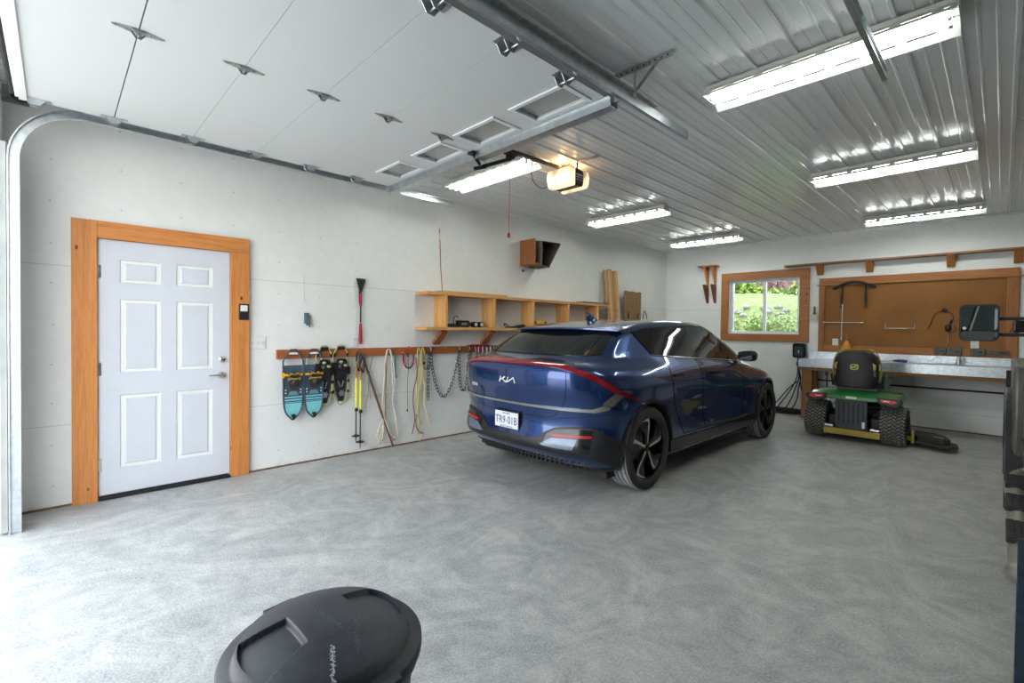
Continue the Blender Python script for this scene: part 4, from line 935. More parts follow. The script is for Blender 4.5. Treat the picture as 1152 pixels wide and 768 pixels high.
snowshoe_black(2.21, .57, 'black snowshoe with two pale yellow buckles, rightmost of the four')
snowshoe_teal(1.71, .475, 'navy and teal snowshoe at the left end of the rail, leftmost of the four', -1)
snowshoe_teal(1.915, .475, 'navy and teal snowshoe overlapping a black snowshoe on its right', 1)
# ---- trekking poles
yl = plain('yellow_pole', srgb(232,226,60), .35, var=.08); tan_ = plain('cork_grip', srgb(178,126,84), .8, var=.2, sc=40)
for (y, zb_p, lab) in ((2.385, .13, 'left yellow trekking pole hanging under the rail'), (2.435, .055, 'right yellow trekking pole, its tip hanging lower')):
    T = thing('trekking_pole', (.06, y, zb_p), lab, 'trekking pole', 'trekking poles on the rail'); dz_ = .13-zb_p if zb_p > .1 else .07
    k = .0 if zb_p > .1 else .05
    b = MB(); b.cyl((0,0,.0),(0,0,.06),.003,8, r2=.006); b.cyl((0,0,.06),(0,0,.36+k),.0065,10); b.build('lower_shaft', M['dark'], T, 40)
    b = MB(); b.lathe([(.008,.012),(.045,.0),(.047,.004),(.01,.02)], 20, (0,0,.075)); b.build('basket', blk, T, 40)
    b = MB(); b.cyl((0,0,.36+k),(0,0,.72+k),.0115,12); b.build('upper_shaft', yl, T, 40)
    b = MB(); b.cyl((0,0,.35+k),(0,0,.39+k),.014,12); b.box(.01,.024,-.012,.012,.355+k,.385+k); b.build('lock_lever', blk, T, 40)
    b = MB(); b.tube([(0,0,.72+k),(0,-.002,.80+k),(.002,.0,.86+k),(.004,.004 if zb_p > .1 else .01,.90+k)], .015, 12, rs=[.013,.016,.015,.02]); b.build('grip', tan_, T, 50)
    b = MB(); L_ = catmull([(.01,.0,.86+k),(.02,.02,.80+k),(.015,.03,.90+k),(.0,.022,1.0 if zb_p > .1 else 1.06),(-.01,.012,.98),(.0,0,.9+k)], 6); b.tube(L_, .009, 6); b.build('wrist_strap', blk, T, 60)
# ---- brown stick, thin rope
o = MB().tube([(.05, 2.47, 1.07), (.05, 2.60, .70), (.055, 2.72, .36), (.07, 2.84, .02)], .013, 8, rs=[.013, .0145, .013, .012]).build('wooden_stick', plain('dark_brown_stick', srgb(96,66,48), .7, var=.3, sc=25), None, 60); tag(o, 'brown wooden stick slanting down behind the white rope to the floor', 'stick')
def rope(name, lines, r, mat, label, cat, n=6, group=None):
    b = MB()
    for l in lines: b.tube(catmull([Vector(p) for p in l], 5), r, n)
    o = b.build(name, mat, None, 60); tag(o, label, cat, group); return o
rope('cord', [[(.045,2.585,1.10),(.05,2.56,.98),(.055,2.53,.85),(.05,2.535,.70),(.055,2.52,.62),(.05,2.50,.50)], [(.05,2.585,1.09),(.055,2.545,.9),(.06,2.545,.72),(.05,2.56,.60)]], .0045, plain('olive_cord', srgb(120,118,84), .8), 'thin olive cord hanging beside the brown stick', 'cord')
wr = plain('off_white_rope', srgb(206,196,180), .85, var=.15, sc=60)
rope('rope', [[(.05,2.74,.6),(.06,2.735,.9),(.065,2.745,1.10),(.055,2.775,1.155),(.06,2.81,1.12),(.055,2.83,.9),(.06,2.84,.7)], [(.06,2.75,1.12),(.06,2.725,.8),(.055,2.71,.5),(.06,2.72,.25),(.07,2.69,.12),(.06,2.64,.16),(.06,2.68,.30),(.055,2.73,.36)],
    [(.055,2.77,1.14),(.05,2.745,.7),(.06,2.725,.4),(.05,2.70,.2),(.06,2.66,.08),(.06,2.72,.09)], [(.05,2.80,1.14),(.06,2.85,.95),(.055,2.86,.72),(.05,2.84,.55),(.06,2.87,.40),(.06,2.90,.2),(.05,2.92,.12)], [(.07,2.73,.36),(.08,2.78,.22),(.07,2.83,.10),(.06,2.87,.13)]], .0085, wr, 'bundle of off-white rope looped over the rail and hanging to the floor', 'rope')
rope('cord', [[(.07,2.735,1.0),(.075,2.74,.75),(.07,2.735,.5),(.07,2.75,.3),(.08,2.80,.15),(.07,2.86,.08)]], .006, plain('brown_cord', srgb(120,86,60), .8), 'brown cord tangled into the off-white rope bundle', 'cord')
o = MB().box(.045, .055, 2.862, 2.882, .83, 1.10).box(.045, .062, 2.857, 2.887, .815, .85).build('strap', plain('green_strap', srgb(64,120,98), .6), None, bevel=.003); tag(o, 'short dark green strap under the rail, right of the white rope', 'strap')
T = thing('bungee_cord', (.05, 3.05, 1.08), 'red and black bungee cord looped in a U under the rail', 'bungee cord')
b = MB(); b.tube(catmull([(0,-.075,.02),(.005,-.07,-.08),(.01,-.03,-.145),(.01,.02,-.15),(.005,.06,-.1),(0,.07,.0)], 6), .009, 8); b.build('elastic', blk, T, 60)
rr = plain('red_hook', srgb(222,70,88), .4)
b = MB()
for y, z in ((-.085,.03),(-.08,-.10),(.0,.09),(.05,-.09)): b.tube([(.01,y-.02,z),(.015,y,z+.01),(.015,y+.02,z-.01)], .010, 6)
b.tube([(.0,-.06,.02),(.004,-.055,-.07),(.01,-.03,-.12)], .006, 6); b.build('hook', rr, T, 50)
T = thing('cable', (.045, 3.045, .33), 'thin dark cable with a pale hook at its end, hanging alone', 'cable')
b = MB(); b.tube(catmull([(0,.0,.76),(.004,.006,.6),(0,-.004,.4),(.003,.0,.2),(0,-.004,.08)], 5), .003, 6); b.cyl((0,0,.73),(0,0,.77),.010,8); b.cyl((0,-.004,.07),(0,-.004,.10),.009,8); b.build('wire', M['dark'], T, 60)
b = MB(); b.tube(catmull([(0,0,.075),(0,-.012,.04),(0,-.008,.0),(0,.008,-.005),(0,.014,.02)], 5), .004, 6); b.build('end_hook', M['galv'], T, 60)
yr = plain('pale_yellow_rope', srgb(206,188,128), .85, var=.2, sc=60)
rope('rope', [[(.05,3.16,.5),(.055,3.17,.8),(.06,3.165,1.05),(.055,3.185,1.16),(.06,3.215,1.08),(.055,3.20,.8),(.06,3.19,.55),(.05,3.20,.3)], [(.06,3.225,.95),(.055,3.24,1.16),(.06,3.27,1.1),(.055,3.275,.95)], [(.05,3.17,1.0),(.06,3.16,.7),(.055,3.18,.45),(.06,3.20,.25),(.05,3.19,.12),(.06,3.24,.10),(.06,3.21,.02)], [(.06,3.24,1.0),(.055,3.22,.7),(.06,3.18,.5),(.06,3.19,.3),(.05,3.25,.22)], [(.05,3.30,.95),(.06,3.24,.85),(.055,3.28,.7),(.06,3.27,.5),(.05,3.32,.35),(.06,3.36,.22)]], .0075, yr, 'tangle of pale yellow rope hanging from the rail down to the floor', 'rope')
rope('cord', [[(.06,3.15,1.05),(.065,3.16,.85),(.06,3.12,.65),(.065,3.11,.5),(.06,3.14,.3),(.065,3.10,.12)], [(.065,3.16,.36),(.07,3.15,.24),(.06,3.19,.15),(.07,3.26,.11)]], .006, plain('dark_red_cord', srgb(110,66,58), .8), 'dark red cord mixed into the yellow rope', 'cord')
T = thing('snap_hook', (.07, 3.255, .98), 'black snap hook dangling in front of the yellow rope', 'hook')
b = MB(); b.ball((0,0,0), .022, 10, sc=(.6,1,1)); b.tube(catmull([(0,.0,-.02),(0,.0,-.06),(0,.03,-.08),(0,.06,-.07),(0,.065,-.03)], 5), .006, 6); b.tube([(0,0,.0),(0,.0,.10)], .005, 6); b.build('hook_body', blk, T, 60)
# ---- chains
steel = plain('old_chain_steel', srgb(92,92,92), .5, .75, var=.25, sc=30)
def chain(pts, label, pitch=.043):
    P3 = catmull([Vector(p) for p in pts], 14); b = MB()
    d = [0]
    for i in range(1, len(P3)): d.append(d[-1]+(P3[i]-P3[i-1]).length)
    n_ = int(d[-1]/pitch)
    def at(s_):
        for i in range(1, len(d)):
            if s_ <= d[i]: k = (s_-d[i-1])/max(1e-9, d[i]-d[i-1]); return P3[i-1].lerp(P3[i], k)
        return P3[-1]
    for k in range(n_):
        p, q_ = at(k*pitch), at((k+1)*pitch); m_ = (p+q_)/2; dr = (q_-p).normalized(); sd = Vector((1,0,0)).cross(dr).normalized() if k % 2 == 0 else Vector((.8,0,0))+Vector((1,0,0)).cross(dr).normalized()*.6; sd = (sd-dr*sd.dot(dr)).normalized()
        ring = []
        for t in range(12): a_ = 2*pi*t/12; c_ = cos(a_); ring.append(m_+dr*(.028*(1 if c_ > 0 else -1)*abs(c_)**.8)+sd*.016*sin(a_))
        b.tube(ring, .0048, 6, closed=True)
    o = b.build('chain', steel, None, 60); tag(o, label, 'chain', 'steel chains hanging on the rail'); return o
chain([(.055,3.34,1.16),(.06,3.335,1.0),(.055,3.33,.75),(.06,3.33,.48)], 'steel chain hanging straight down, leftmost of the chains')
chain([(.065,3.36,1.15),(.06,3.38,.95),(.055,3.46,.66),(.055,3.57,.53),(.055,3.68,.66),(.06,3.76,.9),(.065,3.80,1.12)], 'steel chain hanging in a wide loop between two hooks')
chain([(.055,3.81,1.15),(.06,3.81,.95),(.055,3.83,.7),(.055,3.88,.58),(.055,3.94,.7),(.06,3.96,.95),(.055,3.97,1.14)], 'steel chain hanging in a narrow loop beside the tail of the car')
chain([(.07,3.985,1.15),(.07,4.0,.95),(.065,4.03,.78),(.06,4.08,.9),(.06,4.12,1.1)], 'short steel chain mostly hidden behind the corner of the car')
for y in (3.35, 3.80, 3.965):
    o = MB().tube(catmull([(.041,0,.02),(.07,0,.02),(.085,0,0),(.08,0,-.02),(.06,0,-.022)], 4), .006, 6).build('chain_hook', M['galv'], None, 60); o.location = (0, y, 1.15)
    tag(o, {3.35:'steel hook holding the straight chain', 3.80:'steel hook between the wide and the narrow chain loop', 3.965:'steel hook nearest the car tail light'}[y], 'hook', 'hooks on the rail')
# carabiners and shackles on the rail near the car
T = thing('ratchet_strap', (.045, 4.25, 1.10), 'red and dark ratchet strap bundled on the rail behind the tail light', 'strap')
b = MB()
for k in range(5): b.tube(catmull([(0,-.16+k*.07,.07),(.02,-.17+k*.07,.03),(.015,-.15+k*.07,-.03),(.02,-.12+k*.07,-.02),(.02,-.12+k*.07,.06)], 4), .006, 6)
b.build('buckle', M['galv_d'], T, 60)
b = MB(); b.tube(catmull([(0,-.30,.075),(.015,-.2,.085),(.01,-.1,.08),(.02,.0,.085),(.01,.1,.06)], 4), .012, 8); b.box(.0,.03,-.12,-.08,-.02,.06); b.build('webbing', rd, T, 60)
# ================================================================== shelf unit
SH = thing('wall_shelf', (0, 5.0, 1.38), 'long pine shelf unit with open compartments on the left wall above the rail', 'wall shelf')
def shp(name, m, *boxes, bevel=.003):
    b = MB(); [b.box(*x) for x in boxes]; return rel(b, SH).build(name, m, SH, bevel=bevel)
shp('top_board', M['shelf'], (.001, .255, 3.17, 6.95, 1.812, 1.85))
shp('bottom_board', M['shelf'], (.001, .255, 3.17, 6.95, 1.385, 1.423))
for y in (3.44, 4.235, 5.0, 5.80, 6.58): shp('divider', M['shelf_z'], (.001, .25, y, y+.038, 1.4235, 1.8115))
for y in (3.41, 4.20, 5.0, 5.80, 6.58):
    b = MB(); b.bar((.21, y+.05, 1.372), (.025, y+.05, 1.215), .10, .038, (1,0,1)); rel(b, SH).build('brace', M['rail'], SH)
o = solid('board', M['shelf'], None, [(.03, .24, 3.42, 4.50, 1.851, 1.872)], bevel=.003); tag(o, 'thin loose board lying on the left end of the shelf top', 'board')
o = solid('board', plain('dark_old_board', srgb(112,82,54), .7), None, [(.05, .24, 6.25, 6.93, 1.851, 1.875)], bevel=.003); tag(o, 'dark short board lying on the right end of the shelf top', 'board')
# thin copper rod standing on the shelf
T = thing('copper_rod', (.10, 3.50, 1.873), 'thin reddish rod standing upright on the shelf top against the wall', 'rod')
b = MB(); b.tube([(0,0,0),(-.04,.0,.3),(-.075,.01,.62),(-.092,.01,.80)], .0055, 8); b.build('rod_shaft', plain('copper_red', srgb(158,88,62), .5, .3), T, 60)
b = MB(); b.cyl((-.078,.01,.66),(-.087,.01,.74),.009,8); b.build('sleeve', M['paper'], T, 40)
# objects on the lower shelf board
Z = 1.4235
def item(name, y, label, cat, x=.13): return thing(name, (x, y, Z), label, cat)
T = item('clamp', 3.60, 'flat black clamp with an upright hook, in the first shelf compartment', 'clamp')
b = MB(); b.box(-.05,.03,-.10,.10,0,.03); b.box(-.04,.02,-.06,.08,.0305,.045); b.build('clamp_bar', blk, T, bevel=.004)
b = MB(); b.tube(catmull([(0,.06,.03),(0,.058,.10),(0,.075,.135),(0,.11,.14),(0,.125,.125)], 4), .006, 6); b.build('clamp_hook', blk, T, 60)
T = item('camera', 3.80, 'black boxy device lying in the first shelf compartment', 'device')
b = MB(); b.box(-.05,.05,-.075,.075,0,.09); b.build('device_body', blk, T, bevel=.008)
b = MB(); b.cyl((.0,.0755,.045),(.0,.11,.045),.034,18); b.build('lens', M['dark'], T, 40)
b = MB(); b.box(.0502,.052,-.05,.04,.03,.06); b.build('face_plate', M['galv_d'], T)
for k, (y, lab) in enumerate(((4.00, 'dark round tin with a pale end, lying on its side on the shelf'), (4.10, 'second dark tin lying on its side beside the shelf divider'))):
    T = item('tin', y, lab, 'tin'); b = MB(); b.lathe([(0,0),(.036,0),(.038,.004),(.038,.07),(.036,.074),(0,.074)], 24, (-.04,0,.0385), 'x'); b.build('can_body', M['dark'], T, 40)
    b = MB(); b.lathe([(.024,.0745),(.024,.077),(.0,.077)], 20, (-.04,0,.0385), 'x'); b.build('lid', M['paper'], T, 40)
T = item('hand_tool', 4.78, 'small black hand tool lying in the second shelf compartment', 'hand tool')
b = MB(); b.prism([(-.20,.0),(.12,.0),(.16,.03),(.14,.055),(.03,.045),(-.02,.03),(-.18,.02)], -.03, .03, 'x'); b.build('tool_body', blk, T, bevel=.006)
b = MB(); b.tube(catmull([(0,-.18,.01),(0,-.24,.045),(0,-.22,.06),(0,-.15,.03)], 4), .008, 6); b.build('tool_grip', M['dark'], T, 60)
T = item('power_drill', 5.30, 'yellow and black cordless drill lying in the third shelf compartment', 'drill')
b = MB(); b.cyl((0,-.13,.075),(0,.05,.085),.042,16); b.build('drill_body', yel, T, 40); b = MB(); b.cyl((0,.0505,.085),(0,.12,.088),.026,14, r2=.016); b.build('chuck', blk, T, 40)
b = MB(); b.bar((0,-.08,.05),(0,-.16,.02),.04,.035); b.box(-.04,.04,-.24,-.16,.0,.05); b.build('grip', blk, T, bevel=.006)
# leaning slats and crate boards
sl = wood('weathered_slat', srgb(186,142,92), srgb(126,86,50), srgb(70,44,26), 'z'); 
for k in range(5):
    y = 7.02+k*.083; b = MB(); b.box(0, .02, 0, .074, 0, 2.49+.015*(k % 3)); o = b.build('slat', [sl, M['shelf_z'], sl][k % 3], None, bevel=.002)
    o.location = (.30+.006*(k % 2), y, 0.001); o.rotation_euler = (0, radians(-5.9), 0)
    tag(o, ['leftmost', 'second', 'middle', 'fourth', 'rightmost'][k]+' of the five narrow slats leaning on the wall behind the car', 'slat', 'slats leaning on the left wall')
for k in range(2): pass
CR = thing('wooden_crate_panel', (.10, 7.62, 0), 'weathered plank panel standing against the left wall near the far corner', 'panel')
wp = wood('weathered_panel', srgb(150,112,70), srgb(96,66,40), srgb(50,34,20), 'z')
for k in range(5):
    b = MB(); b.box(0, .02, k*.112, k*.112+.108, 0, 2.146-.01*(k % 2)); b.build('plank', wp, CR, bevel=.002)
b = MB(); b.box(.0205, .04, .01, .55, .42, .49); b.box(.0205, .04, .01, .55, 1.45, 1.52); b.build('batten', wp, CR)
rope('wire_stand', [[(.20,7.56,.012),(.22,7.56,1.2),(.22,7.56,1.6),(.2,7.62,1.75),(.2,7.60,1.5)], [(.2,8.2,.012),(.22,8.22,1.2),(.22,8.22,1.65),(.21,8.14,1.78),(.2,8.1,1.5)], [(.22,7.56,1.52),(.24,7.9,1.50),(.22,8.22,1.52)], [(.22,7.56,1.3),(.24,7.9,1.28),(.22,8.22,1.3)], [(.23,7.85,1.2),(.24,7.86,1.6),(.22,7.92,1.72)]], .008, M['dark'], 'dark wire frame standing in front of the plank panel', 'wire stand')
# metal hopper with board backing high on the wall
HP = thing('metal_nest_box', (0, 5.2, 2.35), 'old wood and grey metal box fixed high on the left wall above the shelf', 'box')
b = MB(); b.box(.001, .30, 4.965, 4.985, 2.35, 2.72); b.box(.001, .30, 4.985, 5.10, 2.35, 2.37)
rel(b, HP).build('side_board', wood('reddish_board', srgb(150,92,50), srgb(104,58,30), srgb(60,30,16), 'z'), HP, bevel=.003)
om = plain('old_galvanised_sheet', srgb(120,112,100), .55, .55, var=.35, sc=12)
b = MB()
T0 = [(.001,5.10,2.36),(.32,5.08,2.33),(.32,5.10,2.70),(.001,5.12,2.74)]; T1 = [(.001,5.32,2.36),(.30,5.28,2.32),(.33,5.50,2.71),(.001,5.55,2.76)]
b.add(T0+T1, [(0,1,2,3),(0,4,5,1),(2,6,7,3),(0,3,7,4),(4,5,6,7)]); b.add([(.30,5.29,2.33),(.33,5.51,2.70),(.24,5.52,2.73),(.22,5.30,2.35)], [(0,1,2,3)]); hb = rel(b, HP).build('metal_body', om, HP); hb.modifiers.new('s', 'SOLIDIFY').thickness = .006
b = MB(); b.box(.001,.012,5.10,5.50,2.36,2.74); b.box(.05,.27,5.14,5.17,2.34,2.70); b.box(.12,.15,5.2,5.24,2.36,2.70); b.box(.02,.3,5.12,5.3,2.33,2.345); rel(b, HP).build('inner_slats', plain('dark_slat', srgb(70,58,46), .7), HP)
o = MB().lathe([(0,.03),(.018,.02),(.02,0)], 12, (0,0,0), 'x').build('knob', plain('rust_knob', srgb(90,48,40), .6), None, 40); o.location = (.0005, 5.03, 2.28); tag(o, 'small rusty knob on the wall under the old metal box', 'knob')
# ================================================================== back wall
Yb = Y1
PB = thing('pegboard', (3.98, Yb, 1.09), 'large brown pegboard in a pine frame above the workbench', 'pegboard')
q = NM('pegboard_hardboard', srgb(150,98,50), .75)
s_ = q.node('ShaderNodeSeparateXYZ'); q.coord(); q.link(q._tc.outputs['Object'], s_.inputs[0])
def ping(v, p_): return q.math('PINGPONG', v, p_/2)
dx_ = ping(s_.outputs['X'], .0254); dz2 = ping(s_.outputs['Z'], .0254)
dd = q.math('ADD', q.math('MULTIPLY', dx_, dx_), q.math('MULTIPLY', dz2, dz2)); hole = q.math('LESS_THAN', dd, .0042**2)
n = q.noise(2.2, 3); c = q.ramp(n, [(.3, srgb(132,86,38)), (.7, srgb(156,104,50))]); q.base(q.mix(hole, c, srgb(60,34,18))); M['peg'] = q.m
def bp(name, m, *boxes, root=PB, bevel=.003):
    b = MB(); [b.box(*x) for x in boxes]; return rel(b, root).build(name, m, root, bevel=bevel)
bp('hardboard_panel', M['peg'], (2.90, 5.03, Yb-.014, Yb-.004, 1.20, 2.215), bevel=0)
pz = wood('frame_pine_upright', srgb(158,102,54), srgb(130,76,36), srgb(80,42,20), 'z')
bp('frame_post', pz, (2.82, 2.9, Yb-.036, Yb-.0005, 1.09, 2.215)); bp('frame_post', pz, (5.03, 5.15, Yb-.036, Yb-.0005, 1.09, 2.215))
bp('frame_rail', M['pine_x'], (2.82, 5.15, Yb-.038, Yb-.0005, 2.2155, 2.325)); bp('frame_rail', M['pine_x'], (2.9005, 5.0295, Yb-.037, Yb-.0005, 1.09, 1.20))
bp('trim_lath', M['pine_x'], (2.79, 5.19, Yb-.047, Yb-.0385, 2.20, 2.218))
for (x, z, lab) in ((3.067, 1.25, 'white outlet plate at the lower left of the pegboard'), (4.73, 1.27, 'white outlet plate on the pegboard, half hidden by the truck mirror')):
    T = thing('wall_outlet', (x, Yb-.015, z), lab, 'outlet'); MB().box(-.042, .042, -.008, 0, -.062, .062).build('wall_plate', M['paper'], T, bevel=.003)
    b = MB(); [b.box(-.016, .016, -.0095, -.0082, w-.015, w+.015) for w in (-.027, .027)]; b.build('receptacles', M['white'], T)
# brace yoke (curved padded bar with two legs)
T = thing('padded_carrier_bar', (3.31, Yb-.05, 1.82), 'black curved padded bar with two legs hanging at the left of the pegboard', 'padded bar')
b = MB(); b.tube(catmull([(-.27,0,.33),(-.20,-.01,.36),(-.10,-.02,.405),(0,-.02,.42),(.10,-.02,.405),(.19,-.01,.36),(.27,0,.325)], 6), .02, 10); b.ball((-.27,0,.33), .024, 10); b.ball((.27,0,.325), .024, 10); b.build('padded_bow', M['rubber'], T, 60)
for s in (-1, 1):
    b = MB(); b.tube([(s*.155,-.01,.375),(s*.16,0,.2),(s*.165,.0,.0)], .011, 8); b.cyl((s*.158,0,.25),(s*.164,0,.08),.017,10); b.build('leg', blk, T, 60)
b = MB(); b.tube(catmull([(-.16,-.01,.39),(-.08,-.015,.41),(.08,-.015,.41),(.16,-.01,.39)], 4), .012, 6); b.build('cross_bar', blk, T, 60)
T = thing('lug_wrench', (3.16, Yb-.035, 1.585), 'four-way cross wrench of bright steel hanging on the pegboard', 'wrench')
b = MB(); b.cyl((-.24,0,0),(.25,0,-.005),.0075,10); b.build('cross_arm', M['galv'], T, 40); b = MB(); b.cyl((0,-.012,.26),(-.005,-.012,-.26),.0075,10); b.build('upright_arm', M['galv'], T, 40)
for p_ in ((-.24,0,0,-1,0),(.25,0,-.005,1,0),(0,-.012,.26,0,1),(-.005,-.012,-.26,0,-1)):
    b = MB(); b.cyl((p_[0],p_[1],p_[2]),(p_[0]+p_[3]*.035,p_[1],p_[2]+p_[4]*.035),.014,12); b.build('socket', M['chrome'], T, 40)
o = MB().tube([(-.175,-.04,.13),(-.175,0,.10),(-.172,-.03,0),(-.17,-.03,0),(.17,-.03,0),(.175,-.03,.01),(.175,0,.10),(.175,-.04,.14)], .006, 8).build('wire_holder', M['galv'], None, 60); o.location = (3.90, Yb-.016, 1.49); tag(o, 'U-shaped steel wire holder at the middle of the pegboard', 'wire holder')
T = thing('dust_brush', (2.755, Yb, 1.62), 'pale hand brush hanging between the window and the pegboard', 'brush')
b = MB(); b.prism(rrect(-.052, .052, 0, .10, .012), -.035, -.012, 'y'); b.build('brush_head', plain('pale_brush', srgb(196,188,166), .8, var=.15, sc=30), T)
b = MB(); b.tube([(0,-.022,.10),(0,-.022,.15),(0,-.018,.235)], .018, 10, rs=[.026,.017,.016]); b.build('handle', plain('grey_handle', srgb(110,106,96), .6), T, 50)
b = MB(); b.box(-.052,.052,-.037,-.0355,.072,.095); b.build('ferrule', M['galv_d'], T)
# cords on the pegboard
T = thing('work_lamp_cord', (4.45, Yb-.03, 1.50), 'dark plug-in lamp and cable dangling on the right half of the pegboard', 'corded lamp')
b = MB(); b.ball((0,0,0), .045, 12, sc=(.8,.6,1.3)); b.cyl((.02,0,.05),(.03,0,.12),.012,8); b.build('lamp_body', M['dark'], T, 50); b = MB(); b.cyl((-.07,0,.27),(-.02,0,.25),.025,10); b.build('plug', M['dark'], T, 50)
b = MB(); b.tube(catmull([(-.06,.0,.26),(-.15,0,.2),(-.2,0,.05),(-.23,0,-.02)], 6), .005, 6); b.tube(catmull([(-.03,0,.25),(.04,0,.2),(.05,0,.12),(.02,0,.05)], 6), .005, 6); b.tube(catmull([(.06,-.0,.03),(.09,0,-.03),(.03,0,-.06),(0,0,-.04)], 6), .004, 6); b.build('cable', M['rubber'], T, 60)
b = MB(); b.tube(catmull([(0,0,-.06),(.0,-.01,-.2),(-.03,-.03,-.32),(-.12,-.15,-.44),(-.2,-.25,-.49)], 6), .004, 6); b.build('pale_cable', plain('pale_cable', srgb(176,168,150), .6), T, 60)
gm = plain('grey_steel_tool', srgb(92,92,88), .5, .5, var=.25, sc=20)
for (x0, x1, lab, hh) in ((4.30, 4.44, 'grey clamp at the left end of the row along the pegboard foot', .05), (4.44, 4.60, 'grey box at the foot of the pegboard, left of the gap', .05), (4.68, 4.84, 'grey box at the foot of the pegboard, right of the gap', .05), (4.845, 5.07, 'long grey tool at the right end of the row at the pegboard foot', .028)):
    T = thing('wall_tool', ((x0+x1)/2, Yb-.039, 1.165), lab, 'tool', 'row of tools along the foot of the pegboard'); w = (x1-x0)/2
    b = MB(); b.prism(rrect(-w+.004, w-.004, -hh, hh, .012), -.05, -.001, 'y'); b.build('tool_body', gm, T, bevel=.004)
    b = MB(); b.box(-w*.5, -w*.42, -.054, -.0505, -hh*.9, hh*.9); b.box(w*.1, w*.7, -.056, -.0505, -.01, .01); b.build('tool_face', M['dark'], T)
# shelf above
SB = thing('long_wall_shelf', (4.5, Yb, 2.40), 'long narrow wooden shelf on brackets high on the back wall', 'shelf')
bp('shelf_board', wood('dark_shelf_board', srgb(150,112,78), srgb(110,76,48), srgb(60,40,24), 'x'), (2.31, 7.2, Yb-.17, Yb-.001, 2.555, 2.582), root=SB)
for x in (2.83, 3.51, 4.46, 5.13, 5.9, 6.8):
    b = MB(); b.prism([(Yb-.15, 2.554), (Yb-.001, 2.554), (Yb-.001, 2.385), (Yb-.04, 2.385)], x-.045, x+.045, 'x'); rel(b, SB).build('bracket', M['pine_x'], SB, bevel=.003)
# small double bracket shelf at the left
HS = thing('coat_hook_shelf', (.94, Yb, 1.96), 'small dark wooden bracket shelf in two tiers left of the window', 'bracket shelf')
rdw = wood('dark_red_wood', srgb(132,72,40), srgb(92,44,24), srgb(50,24,14), 'z')
bp('shelf_board', M['pine_x'], (.77, 1.12, Yb-.20, Yb-.001, 2.672, 2.70), root=HS)
for x in (.90, 1.05):
    b = MB(); b.prism([(Yb-.19, 2.671), (Yb-.001, 2.671), (Yb-.001, 2.33), (Yb-.03, 2.33)], x-.019, x+.019, 'x'); rel(b, HS).build('upper_bracket', M['pine_z'], HS, bevel=.003)
    b = MB(); b.prism([(Yb-.22, 2.325), (Yb-.001, 2.325), (Yb-.001, 1.965), (Yb-.03, 1.965)], x-.019, x+.019, 'x'); rel(b, HS).build('lower_bracket', rdw, HS, bevel=.003)
# wall charger with its cable
EV = thing('car_charger', (2.555, Yb, .97), 'black wall-mounted car charger beside the workbench, green light on its face', 'charger')
b = MB(); b.prism(rrect(-.10, .10, .0, .25, .035), -.11, -.001, 'y'); b.build('charger_body', M['gloss'], EV, bevel=.01)
b = MB(); b.prism(rrect(-.07, .07, .03, .20, .02), -.114, -.1105, 'y'); b.build('face_panel', M['black'], EV)
b = MB(); b.box(-.006,.006,-.117,-.1145,.08,.13); b.build('status_light', emit('green_light', (.1,.6,.3), .25), EV)
b = MB(); b.cyl((.0,-.06,-.005),(.0,-.06,-.06),.035,14); b.ball((.0,-.08,-.11), .05, 12, sc=(.9,.8,1.2)); b.bar((0,-.08,-.13),(0,-.10,-.25),.035,.04); b.build('plug_holster', M['black'], EV, 50)
EC = []
for k, (xo_, zo_) in enumerate(((0, 0), (.03, .04), (-.035, .06))):
    EC.append([(2.555+xo_*.3, Yb-.09, .76), (2.56+xo_, Yb-.10, .60), (2.52+xo_*1.5, Yb-.12, .45), (2.46+xo_*3, Yb-.14, .25), (2.36+xo_*3.4, Yb-.16, .06+zo_*.3), (2.20+xo_*2, Yb-.22, .02)])
EC += [[(2.57, Yb-.09, .72), (2.60, Yb-.10, .45), (2.66, Yb-.12, .22), (2.60, Yb-.15, .06), (2.48, Yb-.2, .018)], [(2.53, Yb-.09, .55), (2.40, Yb-.08, .42), (2.26, Yb-.08, .22), (2.12, Yb-.1, .05)]]
EC += [[(2.0+.04*k, Yb-.25-.03*k, .018+.02*k), (2.25, Yb-.36-.02*k, .02+.022*k), (2.55, Yb-.33-.02*k, .02+.02*k), (2.70-.03*k, Yb-.22, .02+.02*k), (2.5, Yb-.12-.01*k, .02+.02*k), (2.1, Yb-.14, .02+.02*k)] for k in range(4)]
rope('charging_cable', EC, .0095, M['rubber'], 'black charging cable looping down to a coil on the floor beside the bench leg', 'cable')
# black pipe below the bench
o = MB().cyl((2.72, Yb-.02, .605), (7.6, Yb-.02, .605), .013, 10).build('wall_pipe', M['rubber'], None, 40); tag(o, 'thin black pipe running along the wall under the workbench', 'pipe')
# workbench
WB = thing('workbench', (4.6, Yb-.33, 0), 'long workbench with galvanised sheet metal top and timber legs', 'workbench')
shm = plain('galvanised_sheet_top', (.62,.68,.72), .33, .85, var=.16, sc=26)
b = MB(); b.box(2.69, 7.2, 8.75, Yb-.0455, .972, .980); b.box(2.69, 7.2, 8.742, 8.7495, .852, .980); b.box(2.69, 7.2, Yb-.045, Yb-.039, .972, 1.088); rel(b, WB).build('metal_top', shm, WB)
tw = wood('bench_timber', srgb(150,104,60), srgb(110,70,36), srgb(60,36,20), 'x')
bp('front_rail', tw, (2.70, 7.19, 8.752, 8.79, .80, .971), root=WB); bp('back_rail', tw, (2.70, 7.19, Yb-.042, Yb-.002, .80, .971), root=WB)
tz = wood('bench_leg_timber', srgb(150,104,60), srgb(110,70,36), srgb(60,36,20), 'z')
for x in (2.73, 5.4, 7.05): bp('leg', tz, (x, x+.14, 8.80, 8.94, 0, .799), root=WB); 
